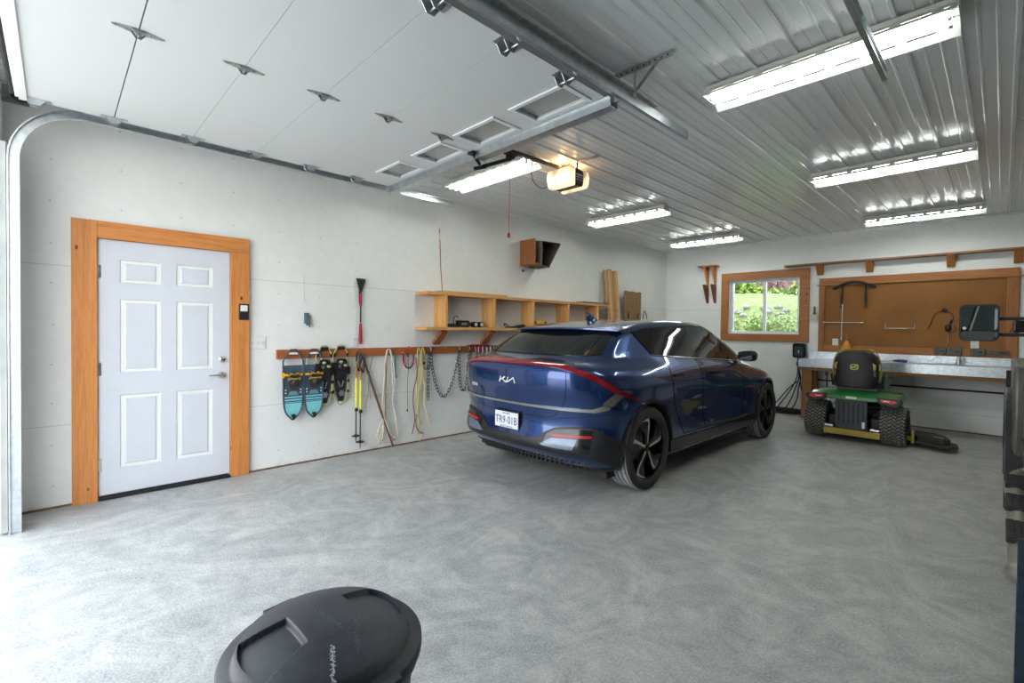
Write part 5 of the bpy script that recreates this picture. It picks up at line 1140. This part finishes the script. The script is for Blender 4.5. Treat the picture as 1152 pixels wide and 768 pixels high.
bp('leg', tz, (2.73, 2.83, Yb-.14, Yb-.045, 0, .799), root=WB)
T = thing('soldering_tool', (3.95, 9.0, .981), 'blue handled tool with black cable lying on the bench top', 'tool')
b = MB(); b.tube([(-.08,0,.022),(-.02,0,.026),(.06,.0,.024),(.09,0,.02)], .022, 10, rs=[.012,.022,.024,.014]); b.build('handle', plain('blue_handle', srgb(36,66,130), .45), T, 50)
b = MB(); b.tube(catmull([(-.08,0,.02),(-.2,.03,.01),(-.36,.0,.008),(-.5,.04,.008)], 5), .006, 6); b.build('cable', M['rubber'], T, 60)
rope('cable', [[(4.05,9.0,.99),(4.3,9.05,.986),(4.5,9.1,.986),(4.62,9.14,1.03),(4.72,9.18,1.0)], [(4.35,9.2,.986),(4.5,9.1,.99),(4.62,9.06,.986)]], .004, plain('pale_cable2', srgb(170,166,150), .6), 'pale cable lying loosely on the bench top', 'cable')
T = thing('glue_bottle', (3.27, 9.12, .981), 'yellow pointed bottle standing on the bench behind the mower seat', 'bottle')
b = MB(); b.lathe([(0,0),(.07,0),(.075,.02),(.075,.17),(.05,.24),(.022,.30),(.012,.31)], 20); b.build('bottle_body', plain('amber_plastic', srgb(206,136,30), .4), T, 40); b = MB(); b.lathe([(.02,.30),(.016,.34),(.006,.42),(0,.42)], 14); b.build('nozzle', plain('amber_cap', srgb(160,96,24), .4), T, 40)
T = thing('spray_can', (4.58, 9.15, .981), 'small grey can standing at the back of the bench', 'can')
b = MB(); b.lathe([(0,0),(.03,0),(.03,.07),(.02,.085),(.02,.11),(0,.11)], 16); b.build('can_body', M['galv'], T, 40)
# ================================================================== ride-on mower
MW = thing('ride_on_mower', (3.67, 7.60, 0), 'green and yellow ride-on mower with a black seat, parked in front of the workbench', 'mower')
grn = plain('mower_green', (.012,.16,.030), .3, var=.1); grn.node_tree.nodes['Principled BSDF'].inputs['Coat Weight'].default_value = .6
yw = plain('mower_yellow', (.34,.25,.02), .42, var=.15)
tr = plain('worn_tyre_block', srgb(118,118,112), .85, var=.35, sc=40)
for s, w_, nm in ((-1, .27, 'rear'), (1, .27, 'rear')):
    c = (s*.412, 0, .252)
    b = MB(); R = .236; h = .128
    b.lathe([(.105, -h+.02), (.125, -h+.005), (.19, -h-.004), (.222, -h+.012), (R, -h+.035), (R+.003, 0), (R, h-.035), (.222, h-.012), (.19, h+.004), (.125, h-.005), (.105, h-.02)], 48, c, 'x')
    ty = b.build('rear_tyre', M['tyre'], MW, 40)
    b = MB(); n = 34
    for k in range(n):      # turf tread: three chevron rows of bars
        for j, xx in enumerate((-.105, -.063, -.021, .021, .063, .105)):
            a0 = 2*pi*(k+.5*(j % 2))/n; a1 = a0+.085; rr0, rr1 = R-.006-.014*(abs(xx) > .09), R+.013-.012*(abs(xx) > .09)
            sk = .045*(1 if j % 2 else -1)
            vs = [(c[0]+xx+dx2, c[1]+r_*cos(a_+sk*(1 if dx2 > 0 else -1)), c[2]+r_*sin(a_+sk*(1 if dx2 > 0 else -1))) for r_ in (rr0, rr1) for dx2, a_ in ((-.018, a0), (.018, a0), (.018, a1), (-.018, a1))]
            b.add(vs, [(3,2,1,0),(4,5,6,7),(0,1,5,4),(1,2,6,5),(2,3,7,6),(3,0,4,7)])
    b.build('tread_blocks', tr, ty)
    b = MB(); b.lathe([(.0, s*.06), (.05, s*.06), (.06, s*.085), (.11, s*.10), (.112, s*.07), (.0, s*.05)], 28, c, 'x'); b.build('wheel_disc', yw, ty, 40)
for s in (-1, 1):       # front wheels
    c = (s*.37, .96, .185)
    b = MB(); h = .07; b.lathe([(.09, -h+.01), (.14, -h), (.175, -h+.02), (.185, 0), (.175, h-.02), (.14, h), (.09, h-.01)], 36, c, 'x'); ty = b.build('front_tyre', M['tyre'], MW, 40)
    b = MB(); b.lathe([(0, s*.05), (.09, s*.06), (.092, s*.03)], 24, c, 'x'); b.build('wheel_disc', yw, ty, 40)
b = MB(); b.prism([(-.20,.13),(-.20,.30),(.2,.34),(1.0,.34),(1.05,.28),(1.05,.2),(.2,.16),(.1,.13)], -.17, .17, 'x'); b.build('chassis', M['dark'], MW)
b = MB(); b.box(-.30, .30, -.235, -.20, .085, .165); b.box(-.24, .24, -.20, .1, .09, .12); b.build('hitch_frame', yw, MW, bevel=.004)
b = MB(); b.cyl((-.30,0,.252),(.30,0,.252),.035,14); b.box(-.30,-.18,-.06,.06,.19,.31); b.box(.18,.30,-.06,.06,.19,.31); b.build('rear_axle', M['dark'], MW, 40)
b = MB(); b.cyl((-.29,-.21,.19),(-.20,-.21,.185),.022,12); b.cyl((.20,-.21,.19),(.29,-.21,.185),.022,12); b.build('frame_tubes', M['galv'], MW, 40)
# ribbed rear guard
b = MB(); b.prism([(-.175,.56),(.165,.56),(.165,.22),(.12,.175),(-.14,.175),(-.175,.20)], -.235, -.222, 'y'); g = b.build('rear_guard', plain('grey_guard', srgb(62,66,72), .5, .3), MW, bevel=.004)
for k in range(6): 
    x = -.135+k*.052; b = MB(); b.box(x-.009, x+.009, -.243, -.2355, .24, .52); b.build('guard_rib', plain('dark_guard_slot', (.02,.022,.025), .6), g)
b = MB(); b.box(.115,.145,-.2445,-.2355,.20,.28); b.build('guard_sticker', M['paper'], g)
# fender deck
b = MB(); n = 20; vs = []
def fz(x, y): return .655-.035*(abs(x)/.5)**3 - (.05 if y < -.18 else 0)
xs_ = [-.50,-.46,-.36,-.22,0,.22,.36,.46,.50]; ys_ = [-.245,-.225,-.10,.10,.30,.36]
top = [[Vector((x*(1 if j > 0 else .97), y, fz(x,y)-(.05 if abs(x) > .49 else 0)-(.03 if j == 0 else 0))) for x in xs_] for j, y in enumerate(ys_)]
vs = [v_ for r_ in top for v_ in r_]; m = len(xs_)
b.add(vs, [(j*m+i, j*m+i+1, (j+1)*m+i+1, (j+1)*m+i) for j in range(len(ys_)-1) for i in range(m-1)])
fd = b.build('fender_deck', grn, MW, 60); sm = fd.modifiers.new('s', 'SOLIDIFY'); sm.thickness = .05; sm.offset = -1; bv = fd.modifiers.new('b', 'BEVEL'); bv.width = .012; bv.segments = 2
b = MB(); b.prism([(-.34,.60),(.34,.60),(.30,.55),(.18,.545),(-.18,.545),(-.30,.55)], -.262, -.20, 'y'); b.build('rear_panel', grn, MW, bevel=.008)
b = MB(); b.box(-.055,.055,-.268,-.2625,.568,.596); b.build('white_sticker', M['paper'], MW)
for s in (-1, 1):
    b = MB(); b.prism([(s*.27,.615),(s*.50,.605),(s*.515,.565),(s*.46,.50),(s*.36,.515),(s*.27,.545)], -.285, -.19, 'y'); L_ = b.build('lamp_housing', M['black'], MW, bevel=.01)
    b = MB(); b.prism([(s*.30,.597),(s*.45,.590),(s*.465,.567),(s*.42,.548),(s*.31,.562)], -.293, -.284, 'y'); b.build('tail_lamp', plain('red_mower_lamp', srgb(214,40,44), .3), L_, bevel=.002)
    b = MB(); b.prism([(s*.33,.583),(s*.39,.580),(s*.39,.570),(s*.33,.573)], -.2945, -.2935, 'y'); b.build('lamp_reflector', M['paper'], L_)
# seat
sb = plain('seat_vinyl', (.012,.012,.013), .5, var=.2)
SE = MB().prism([(-.11,.74),(-.11,1.06),(-.07,1.15),(-.02,1.19),(.02,1.18),(.035,1.10),(.03,.80),(.06,.74)], -.24, .24, 'x')
# shape: narrower at the top and rounded
def shape_seat(b):
    out_ = []
    for x, y, z in b.v:
        t = max(0, min(1, (z-.74)/.45)); w = 1.0-.13*t*t; out_.append((x*w, y, z))
    b.v = out_; return b
b = MB(); n = 18; prof = [(.715,.21),(.75,.238),(.85,.246),(.98,.244),(1.08,.225),(1.14,.195),(1.175,.13)]
cross = []
for z, hw in prof:
    ring = []
    for t in range(28):
        a_ = 2*pi*t/28; cx_ = abs(cos(a_))**.45*(1 if cos(a_) > 0 else -1); sy_ = abs(sin(a_))**.7*(1 if sin(a_) > 0 else -1)
        ring.append((hw*cx_, -.03+.065*sy_-.03*(1-abs(cx_)**2)*(sy_ < 0)+.03*(z-.7), z))
    cross.append(ring)
b.add([v_ for r_ in cross for v_ in r_], [(k*28+t, k*28+(t+1) % 28, (k+1)*28+(t+1) % 28, (k+1)*28+t) for k in range(len(prof)-1) for t in range(28)]+[tuple(range(28)), tuple((len(prof)-1)*28+t for t in range(28))[::-1]])
st_ = b.build('seat_back', sb, MW, 50)
b = MB(); b.tube(catmull([(-.252,.02,.80),(-.262,.02,.95),(-.24,.02,1.08),(-.20,.02,1.155),(-.12,.02,1.192),(0,.02,1.198),(.12,.02,1.192),(.20,.02,1.155),(.24,.02,1.08),(.262,.02,.95),(.252,.02,.80)], 5), .008, 8); b.build('yellow_piping', yw, st_, 60)
for s in (-1, 1):
    b = MB(); b.prism([(s*.19,1.03),(s*.225,1.0),(s*.222,.94),(s*.20,.93),(s*.195,.98)], -.108, -.09, 'y'); b.build('yellow_patch', yw, st_)
    b = MB(); b.prism([(s*.20,.92),(s*.228,.92),(s*.225,.85),(s*.205,.85)], -.108, -.09, 'y'); b.build('brown_patch', plain('amber_patch', srgb(110,66,30), .5), st_)
b = MB(); b.prism(rrect(-.044,.044,.932,1.006,.024), -.128, -.121, 'y'); bd = b.build('emblem', plain('emblem_yellow', srgb(200,196,70), .4), st_)
b = MB(); b.prism(rrect(-.036,.036,.940,.998,.019), -.1295, -.1285, 'y'); b.build('emblem_field', plain('emblem_green', srgb(30,84,40), .4), bd)
b = MB()       # a leaping deer in outline
for p_, q_, w_ in (((-.030,.966),(.012,.972),.011), ((.010,.972),(.024,.984),.007), ((.022,.984),(.036,.982),.006), ((.022,.985),(.014,.994),.003), ((.014,.994),(.004,.992),.003), ((.008,.970),(.026,.962),.004), ((.026,.962),(.034,.955),.003), ((-.028,.966),(-.038,.955),.004), ((-.026,.964),(-.022,.950),.004), ((-.031,.970),(-.038,.974),.003)):
    stroke2(b, (p_[0]*.85, .966+(p_[1]-.966)*1.15), (q_[0]*.85, .966+(q_[1]-.966)*1.15), w_*1.1, -.1298)
b.build('deer_mark', plain('emblem_mark', srgb(206,200,80), .4), bd)
b = MB(); b.prism([(-.06,.70),(.05,.68),(.44,.70),(.48,.735),(.45,.775),(.05,.765),(-.04,.76)], -.23, .23, 'x'); b.build('seat_cushion', sb, MW, bevel=.02)
b = MB(); b.box(-.2,.24,-.02,.3,.655,.70); b.build('seat_base', M['dark'], MW, bevel=.006)
for s in (-1, 1):
    b = MB(); b.tube([(s*.27,.10,.70),(s*.28,.05,.84),(s*.27,.22,.90)], .016, 8); b.build('arm_lever', M['black'], MW, 50) if s == 1 else b.build('arm_lever', M['black'], MW, 50)
b = MB(); b.tube([(-.34,.08,.66),(-.35,.10,.78),(-.36,.12,.83)], .011, 8); b.ball((-.36,.12,.84), .022, 10, sc=(1,1,1.4)); b.build('lift_lever', M['black'], MW, 50)
# hood, steering column and wheel, foot boards
b = MB(); sec_ = []
for y, w_, zt in ((.50,.19,.86),(.62,.24,.90),(.85,.25,.86),(1.05,.22,.78),(1.13,.17,.70)):
    sec_.append([(-w_,y,.40),(-w_,y,zt-.08),(-w_*.75,y,zt-.01),(0,y,zt+.015),(w_*.75,y,zt-.01),(w_,y,zt-.08),(w_,y,.40)])
b.add([v_ for r_ in sec_ for v_ in r_], [(k*7+t, k*7+(t+1) % 7, (k+1)*7+(t+1) % 7, (k+1)*7+t) for k in range(4) for t in range(7)]+[tuple(range(7)), tuple(28+t for t in range(7))[::-1]])
b.build('hood', grn, MW, 40, bevel=.012)
b = MB(); b.cyl((0,.56,.84),(0,.46,1.0),.02,12); b.build('steering_column', M['black'], MW, 40)
b = MB(); b.tube([(.17*cos(2*pi*t/28), .455+.17*sin(2*pi*t/28)*.5, 1.0+.17*sin(2*pi*t/28)*.85) for t in range(28)], .014, 8, closed=True); b.bar((-.165,.455,1.0),(.165,.455,1.0),.03,.012); b.build('steering_wheel', M['black'], MW, 60)
for s in (-1, 1):
    b = MB(); b.box(s*.20, s*.48, .28, .82, .33, .355); b.build('foot_board', grn, MW, bevel=.006)
b = MB(); b.prism(rrect(-.50,.50,.18,.80,.12), .08, .20, 'z'); b.build('cutting_deck', plain('dark_green_deck', (.01,.06,.02), .5), MW, bevel=.01)
b = MB(); b.bar((.36,-.05,.10),(.60,.02,.12),.03,.05); b.box(.575,.60,-.02,.06,.06,.22); b.build('deck_bracket', yw, MW)
b = MB(); b.prism([(.45,.30),(.62,.05),(.90,-.08),(1.0,.05),(.98,.25),(.80,.52),(.50,.60)], .05, .08, 'z'); b.prism([(.47,.32),(.62,.12),(.86,.02),(.93,.08),(.88,.30),(.75,.46),(.50,.52)], .08, .15, 'z'); b.build('discharge_chute', plain('dusty_black_chute', srgb(52,50,44), .8, var=.3, sc=12), MW, bevel=.012)
b = MB(); b.prism([(.76,.12),(.86,.08),(.85,.16),(.78,.19)], .1505, .1515, 'z'); b.build('chute_sticker', plain('worn_sticker', srgb(120,116,104), .7, var=.3, sc=30), MW)
# ================================================================== pickup truck at the right edge
TK = thing('pickup_truck', (6.1, 3.5, 0), 'grey pickup truck with wide towing mirrors, cut off by the right edge of the picture', 'truck')
tp_ = NM('dusty_silver_paint', srgb(138,134,128), .42, .35); n = tp_.noise(3, 4); tp_.base(tp_.ramp(n, [(.3, srgb(84,80,76)), (.7, srgb(116,112,106))])); tp = tp_.m
def tk(b, name, m, parent=TK, **k): return rel(b, TK).build(name, m, parent, **k)
TH = (1.75, 5.42)
def side_poly(y0, y1, zb0, zt, arches=()):
    pts = [(y0, zb0)]
    for a in arches: pts += [(a+.50*cos(radians(t)), .42+.50*sin(radians(t))) for t in range(176, 3, -9)]
    pts += [(y1, zb0), (y1, zt-.04), (y1-.03, zt), (y0+.03, zt), (y0, zt-.04)]
    return pts
# cab lower, doors are skins on it
def bodybox(name, y0, y1, zt, arches, x0=5.13, x1=7.07, zb0=.56):
    b = MB(); poly = side_poly(y0, y1, zb0, zt, arches); b.prism(poly, x0, x1, 'x'); tk(b, name, tp, bevel=.025, seg=3, smooth=40)
bodybox('cargo_bed', .35, 2.72, 1.38, (TH[0],)); bodybox('front_fenders', 4.86, 6.45, 1.20, (TH[1],), 5.06, 7.14)
b = MB(); b.box(5.13, 7.07, 2.76, 4.855, .52, 1.28); tk(b, 'cab_body', tp, bevel=.03, seg=3, smooth=40)
for y0, y1 in ((2.79, 3.68), (3.70, 4.83)):
    for x, s in ((5.116, -1), (7.084, 1)):
        b = MB(); b.box(min(x, x+.012), max(x, x+.012), y0, y1, .56, 1.26); d_ = tk(b, 'door', tp, bevel=.006)
        b = MB(); hx = x-.030 if s < 0 else x+.03; b.box(min(hx, hx+.018), max(hx, hx+.018), y0+.08, y0+.28, 1.10, 1.135); b.bar((hx+.01, y0+.10, 1.117), (x+.006, y0+.10, 1.117), .02, .03); b.bar((hx+.01, y0+.26, 1.117), (x+.006, y0+.26, 1.117), .02, .03); tk(b, 'door_handle', M['black'], d_)
        b = MB(); b.box(min(x-.016*(s < 0), x+.014), max(x, x+.016), y0+.03, y1-.03, .64, .70); tk(b, 'body_moulding', M['clad'], d_, bevel=.004)
# greenhouse
b = MB(); lo = [(5.15,2.80,1.28),(7.05,2.80,1.28),(7.05,4.85,1.28),(5.15,4.85,1.28)]; hi = [(5.30,2.95,1.86),(6.90,2.95,1.86),(6.90,4.15,1.86),(5.30,4.15,1.86)]
b.add(lo+hi, [(0,1,2,3),(7,6,5,4),(0,4,5,1),(1,5,6,2),(2,6,7,3),(3,7,4,0)]); tk(b, 'cab_roof', tp, bevel=.03, seg=3, smooth=40)
for (ya, yb2, yc, yd) in ((2.88, 3.66, 3.64, 3.02), (3.72, 4.66, 4.12, 3.72)):
    for s in (-1, 1):
        def gx(z): return (5.15+(z-1.28)/.58*.15-.006) if s < 0 else (7.05-(z-1.28)/.58*.15+.006)
        b = MB(); q4 = [(ya,1.31),(yb2,1.31),(yc,1.80),(yd,1.80)]; b.add([(gx(z)+o_, y, z) for o_ in (0, -.004*s*-1) for y, z in q4], [(0,1,2,3),(7,6,5,4),(0,4,5,1),(1,5,6,2),(2,6,7,3),(3,7,4,0)]); tk(b, 'side_window', M['sideglass'])
b = MB(); b.add([(5.27,4.80,1.31),(6.93,4.80,1.31),(6.80,4.19,1.82),(5.40,4.19,1.82)], [(0,1,2,3)]); b.v = [(x, y+.03, z+.02) for x, y, z in b.v]; w_ = tk(b, 'windshield', M['carglass']); w_.modifiers.new('s', 'SOLIDIFY').thickness = .005
b = MB(); b.tube(catmull([(5.17,4.88,1.30),(5.25,4.90,1.315),(5.6,4.93,1.32),(6.0,4.93,1.32)], 5), .012, 8); b.box(5.14,5.30,4.86,4.95,1.285,1.305); tk(b, 'wiper_cowl', M['black'])
# flares
for hub in TH:
    for x0, x1 in (((5.02, 5.135) if hub > 3 else (5.09, 5.14)), ((7.065, 7.135) if hub > 3 else (7.06, 7.11))):
        b = MB(); A = [(hub+.50*cos(radians(t)), .42+.50*sin(radians(t))) for t in range(0, 181, 10)]; B_ = [(hub+.58*cos(radians(t)), .42+.58*sin(radians(t))) for t in range(180, -1, -10)]
        b.prism(A+B_, x0, x1, 'x'); tk(b, 'wheel_arch', M['clad'], bevel=.012)
        xc = (5.168 if hub > 3 else 5.26) if x0 < 6 else 6.94; s = -1 if x0 < 6 else 1
        b = MB(); h = .135; b.lathe([(.22, -h), (.36, -h-.002), (.405, -h+.03), (.41, 0), (.405, h-.03), (.36, h+.002), (.22, h)], 40, (xc, hub, .411), 'x'); ty = tk(b, 'tyre', M['tyre'], smooth=40)
        b = MB(); b.lathe([(0, s*.06), (.07, s*.07), (.12, s*.04), (.20, s*.09), (.225, s*.125), (.225, s*.05)], 28, (xc, hub, .411), 'x'); tk(b, 'wheel_disc', M['galv'], ty, smooth=40)
        b = MB()
        for k in range(40):
            a_ = 2*pi*k/40
            for xx in (-.09, -.03, .03, .09): b.tube([(xc+xx-.02, hub+.412*cos(a_), .411+.412*sin(a_)), (xc+xx+.02, hub+.412*cos(a_+.05), .411+.412*sin(a_+.05))], .007, 4)
        tk(b, 'tread', M['rubber'], ty)
b = MB(); b.box(5.3, 6.9, .5, 6.3, .40, .56); tk(b, 'chassis', M['rubber'])
b = MB(); b.prism(rrect(.50, .84, .0, .12, .03), 5.14, 7.06, 'x'); b.v = [(x, y-.5+6.46, z+.0) if 0 else (x, 6.46+(z)*0+(y-.50)*.5, .50+(y-.50)) for x, y, z in b.v]; tk(b, 'front_bumper', M['galv_d'])
b = MB(); b.box(5.35, 6.85, 6.452, 6.47, .85, 1.12); tk(b, 'grille', M['black'])
b = MB(); b.box(5.2, 7.0, .20, .34, .50, .70); tk(b, 'rear_bumper', M['galv_d'], bevel=.02)
b = MB(); b.box(5.16, 5.30, .335, .349, .95, 1.30); b.box(6.90, 7.04, .335, .349, .95, 1.30); tk(b, 'tail_lamp', M['tailred'])
# running board: silver tube with two black tread pads
for s, xr in ((-1, 5.085), (1, 7.115)):
    b = MB(); b.tube(catmull([(xr+.16*(-s), 2.76, .50), (xr, 2.86, .425), (xr, 3.0, .42), (xr, 3.9, .42), (xr, 4.72, .42), (xr+.12*(-s), 4.84, .48)], 6), .050, 16); rb = tk(b, 'running_board', plain('dull_silver_tube', srgb(150,146,136), .35, .6), smooth=60)
    for y0 in (3.15, 3.72, 4.28):
        b = MB(); b.box(xr-.055, xr+.055, y0, y0+.34, .455, .478); p_ = tk(b, 'step_pad', M['rubber'], rb, bevel=.006)
        b = MB()
        for i in range(4):
            for j in range(9): b.box(xr-.045+i*.025, xr-.045+i*.025+.014, y0+.015+j*.036, y0+.015+j*.036+.02, .4785, .483)
        tk(b, 'pad_studs', M['clad'], p_)
b = MB(); b.box(5.056, 5.45, 2.60, 2.612, .0+.06, .65); tk(b, 'mud_flap', plain('dark_blue_flap', (.02,.035,.06), .6, var=.3, sc=30), bevel=.003)
b = MB(); b.box(6.75, 7.13, 2.60, 2.612, .06, .53); tk(b, 'mud_flap', plain('dark_blue_flap2', (.02,.035,.06), .6), bevel=.003)
# front arch liner strip, seen as the dark vertical edge
b = MB(); b.box(5.03, 5.14, 5.99, 6.03, .30, 1.10); tk(b, 'splash_guard', M['rubber'])
# towing mirrors
for s in (-1, 1):
    def mx(x): return x if s < 0 else 12.2-x
    Mr = MB(); P_ = rrect(4.785, 4.985, 1.365, 1.62, .035, 5); 
    n = len(P_); vs = [(mx(x), 4.60, z) for x, z in P_]+[(mx(4.885+(x-4.885)*.96), 4.66, 1.4925+(z-1.4925)*.96) for x, z in P_]+[(mx(4.885+(x-4.885)*.75), 4.72, 1.4925+(z-1.4925)*.78) for x, z in P_]
    rim_ = [(mx(4.885+(x-4.885)*.90), 4.60, 1.4925+(z-1.4925)*.92) for x, z in P_]; inn = [(x, 4.65, z) for x, y, z in rim_]
    Mr.add(vs+rim_+inn, [(i, (i+1) % n, (i+1) % n+n, i+n) for i in range(n)]+[(i+n, (i+1) % n+n, (i+1) % n+2*n, i+2*n) for i in range(n)]+[tuple(2*n+i for i in range(n))]+[(i, 3*n+i, 3*n+(i+1) % n, (i+1) % n) for i in range(n)]+[(3*n+i, 4*n+i, 4*n+(i+1) % n, 3*n+(i+1) % n) for i in range(n)]+[tuple(4*n+i for i in range(n))])
    hs = tk(Mr, 'towing_mirror', M['black'], smooth=40)
    mg = NM('mirror_surface', (.55,.62,.64), .02, 1).m
    b = MB(); zc = 1.4925; b.prism([(mx(4.885+(x-4.885)*.90), zc+(z-zc)*.92) for x, z in rrect(4.785, 4.985, 1.435, 1.62, .03)], 4.620, 4.625, 'y'); b.v = [(x, y+(x-mx(4.885))*.20*(-s), z) for x, y, z in b.v]; tk(b, 'mirror_glass', mg, hs)
    b = MB(); b.prism([(mx(4.885+(x-4.885)*.90), zc+(z-zc)*.92) for x, z in rrect(4.785, 4.985, 1.365, 1.43, .02)], 4.620, 4.625, 'y'); b.v = [(x, y+(x-mx(4.885))*.12*(-s)+(z-1.40)*.15, z) for x, y, z in b.v]; tk(b, 'wide_angle_glass', mg, hs)
    b = MB(); b.ball((mx(4.812), 4.606, 1.455), .011, 12, sc=(1,.3,1)); tk(b, 'blind_spot_lamp', M['paper'], hs, smooth=60)
    b = MB(); b.bar((mx(4.975), 4.66, 1.522), (mx(5.23), 4.66, 1.522), .05, .022); b.bar((mx(4.975), 4.66, 1.412), (mx(5.23), 4.66, 1.412), .05, .024); tk(b, 'mirror_arm', M['black'], hs, bevel=.004)
    b = MB(); b.box(min(mx(5.045), mx(5.22)), max(mx(5.045), mx(5.22)), 4.62, 4.71, 1.428, 1.508); tk(b, 'mirror_pivot', M['gloss'], hs, bevel=.014)
    b = MB(); b.box(min(mx(5.13), mx(5.235)), max(mx(5.13), mx(5.235)), 4.50, 4.73, 1.29, 1.54); tk(b, 'mirror_mount', M['black'], hs, bevel=.01)
# ================================================================== bin in the foreground
bc = (3.728, .53); BZ = .548
BN = thing('refuse_bin', (bc[0], bc[1], 0), 'round black plastic refuse bin with a domed scuffed lid, cut by the bottom edge', 'bin')
q = NM('scuffed_black_plastic', (.03,.034,.042), .45); n = q.noise(14, 5, rough=.7); n2 = q.noise(3.2, 5, (1,1,1), .75, 2.5)
c = q.ramp(n, [(.35, srgb(44,48,56)), (.7, srgb(66,70,78))]); w_ = q.ramp(n2, [(.66, (0,0,0)), (.74, (.5,.5,.5))]); q.base(q.mix(w_, c, srgb(120,126,134))); q.roughs(n, .38, .6); q.bump(n, .08, .002); M['bin'] = q.m
b = MB(); b.lathe([(.0,.0),(.195,.0),(.205,.012),(.235,.49),(.25,.495),(.252,.525),(.24,.53),(.0,.53)], 56); b.build('bin_body', plain('bin_grey', srgb(58,62,68), .5, var=.15), BN, 40)
for s in (-1, 1):
    a_ = radians(120)+(0 if s > 0 else pi); cx, cy = .255*cos(a_), .255*sin(a_)
    b = MB(); t = Vector((-sin(a_), cos(a_), 0)); o_ = Vector((cos(a_), sin(a_), 0)); c0 = Vector((cx, cy, .45))
    b.tube([c0-t*.06-o_*.02, c0-t*.055+o_*.035, c0+t*.055+o_*.035, c0+t*.06-o_*.02], .010, 8); b.build('side_handle', M['black'], BN, 50)
# lid: rim, skirt, shoulder and shallow dome; two sunk rectangular hand wells cut into the dome
R = .259; N = 96; rings = [(R-.004, BZ-.030), (R, BZ-.028), (R, BZ-.004), (R-.004, BZ), (R-.030, BZ+.002), (R-.036, BZ+.006), (R-.046, BZ+.036), (R-.054, BZ+.044)]
K = 26
for k in range(1, K+1):
    rr = (R-.054)*(1-k/K); rings.append((max(rr, 0.0005), BZ+.044+.036*(1-(rr/(R-.054))**2)))
ang0 = radians(92)      # direction of the wells
def well(x, y, z):
    u = x*cos(ang0)+y*sin(ang0); v = -x*sin(ang0)+y*cos(ang0); d = 0
    for s in (-1, 1):
        uu = s*u
        hw = .070+.03*max(0, (uu-.09)/.12)
        a = min(max((uu-.078)/.006, 0), 1); e = min(max((hw-abs(v))/.006, 0), 1)
        d = max(d, a*e)
    return z-.017*d*(1 if sqrt(x*x+y*y) < R-.046 else 0)
# a finer square-ish grid inside the dome so that the wells keep crisp edges
rg = [r for r in rings if r[0] > R-.05]
vs = []; fs = []
for (r, z) in rg: vs += [(r*cos(2*pi*t/N), r*sin(2*pi*t/N), z) for t in range(N)]
for i in range(len(rg)-1): fs += [(i*N+t, i*N+(t+1) % N, (i+1)*N+(t+1) % N, (i+1)*N+t) for t in range(N)]
b = MB(); b.add(vs, fs)
NR, NA = 100, 288; Rd = R-.046; vs = []; fs = []
for i in range(NR+1):
    r = Rd*(1-i/NR); z = BZ+.036+.046*(1-(r/Rd)**2)
    for t in range(NA): x, y = r*cos(2*pi*t/NA), r*sin(2*pi*t/NA); vs.append((x, y, well(x, y, z) if i > 1 else z))
for i in range(NR): fs += [(i*NA+t, i*NA+(t+1) % NA, (i+1)*NA+(t+1) % NA, (i+1)*NA+t) for t in range(NA)]
b.add(vs, fs); b.build('lid', M['bin'], BN, 60)
for s in (-1, 1):
    a_ = radians(8)+(0 if s > 0 else pi); b = MB(); t = Vector((-sin(a_), cos(a_), 0)); o_ = Vector((cos(a_), sin(a_), 0))
    c0 = o_*(R+.002)+Vector((0, 0, BZ-.010)); b.add([c0+t*u+o_*w2+Vector((0,0,z)) for z in (-.022, .014) for u, w2 in ((-.05,-.012),(.05,-.012),(.045,.012),(-.045,.012))], [(3,2,1,0),(4,5,6,7),(0,1,5,4),(1,2,6,5),(2,3,7,6),(3,0,4,7)]); b.build('lid_latch', M['bin'], BN, bevel=.003)
# paint scuff
q = NM('paint_smear', srgb(190,196,202), .7); n = q.noise(60, 4, rough=.8)
b = MB(); rg2 = random.Random(5)
for k in range(90):
    t = k/89; x = .125+.085*t+rg2.uniform(-.006,.006); y = -.035-.035*t+rg2.uniform(-.005,.005); r_ = sqrt(x*x+y*y); z = BZ+.036+.046*(1-(r_/Rd)**2)+.0006; s_ = rg2.uniform(.002,.005)
    b.add([(x-s_, y, z), (x, y-s_*.6, z), (x+s_, y, z), (x, y+s_*.6, z)], [(0,1,2,3)])
o = b.build('paint_drips', q.m, BN)

b = MB()
for k in range(120):      # fainter rubbed marks near the crown of the lid
    t = rg2.random(); w = rg2.random(); x = (-.04+.20*t) if w < .5 else (.06+.11*t); y = (-.02+.05*t if w < .5 else .06-.05*t)+rg2.gauss(0, .006); r_ = sqrt(x*x+y*y); z = BZ+.036+.046*(1-(r_/Rd)**2)+.0006; s_ = rg2.uniform(.001,.0028)
    if well(x, y, 1) < 1: continue
    b.add([(x-s_*2, y, z), (x, y-s_*.5, z), (x+s_*2, y, z), (x, y+s_*.5, z)], [(0,1,2,3)])
b.build('rubbed_marks', plain('rubbed_grey', srgb(92,98,106), .6), BN)
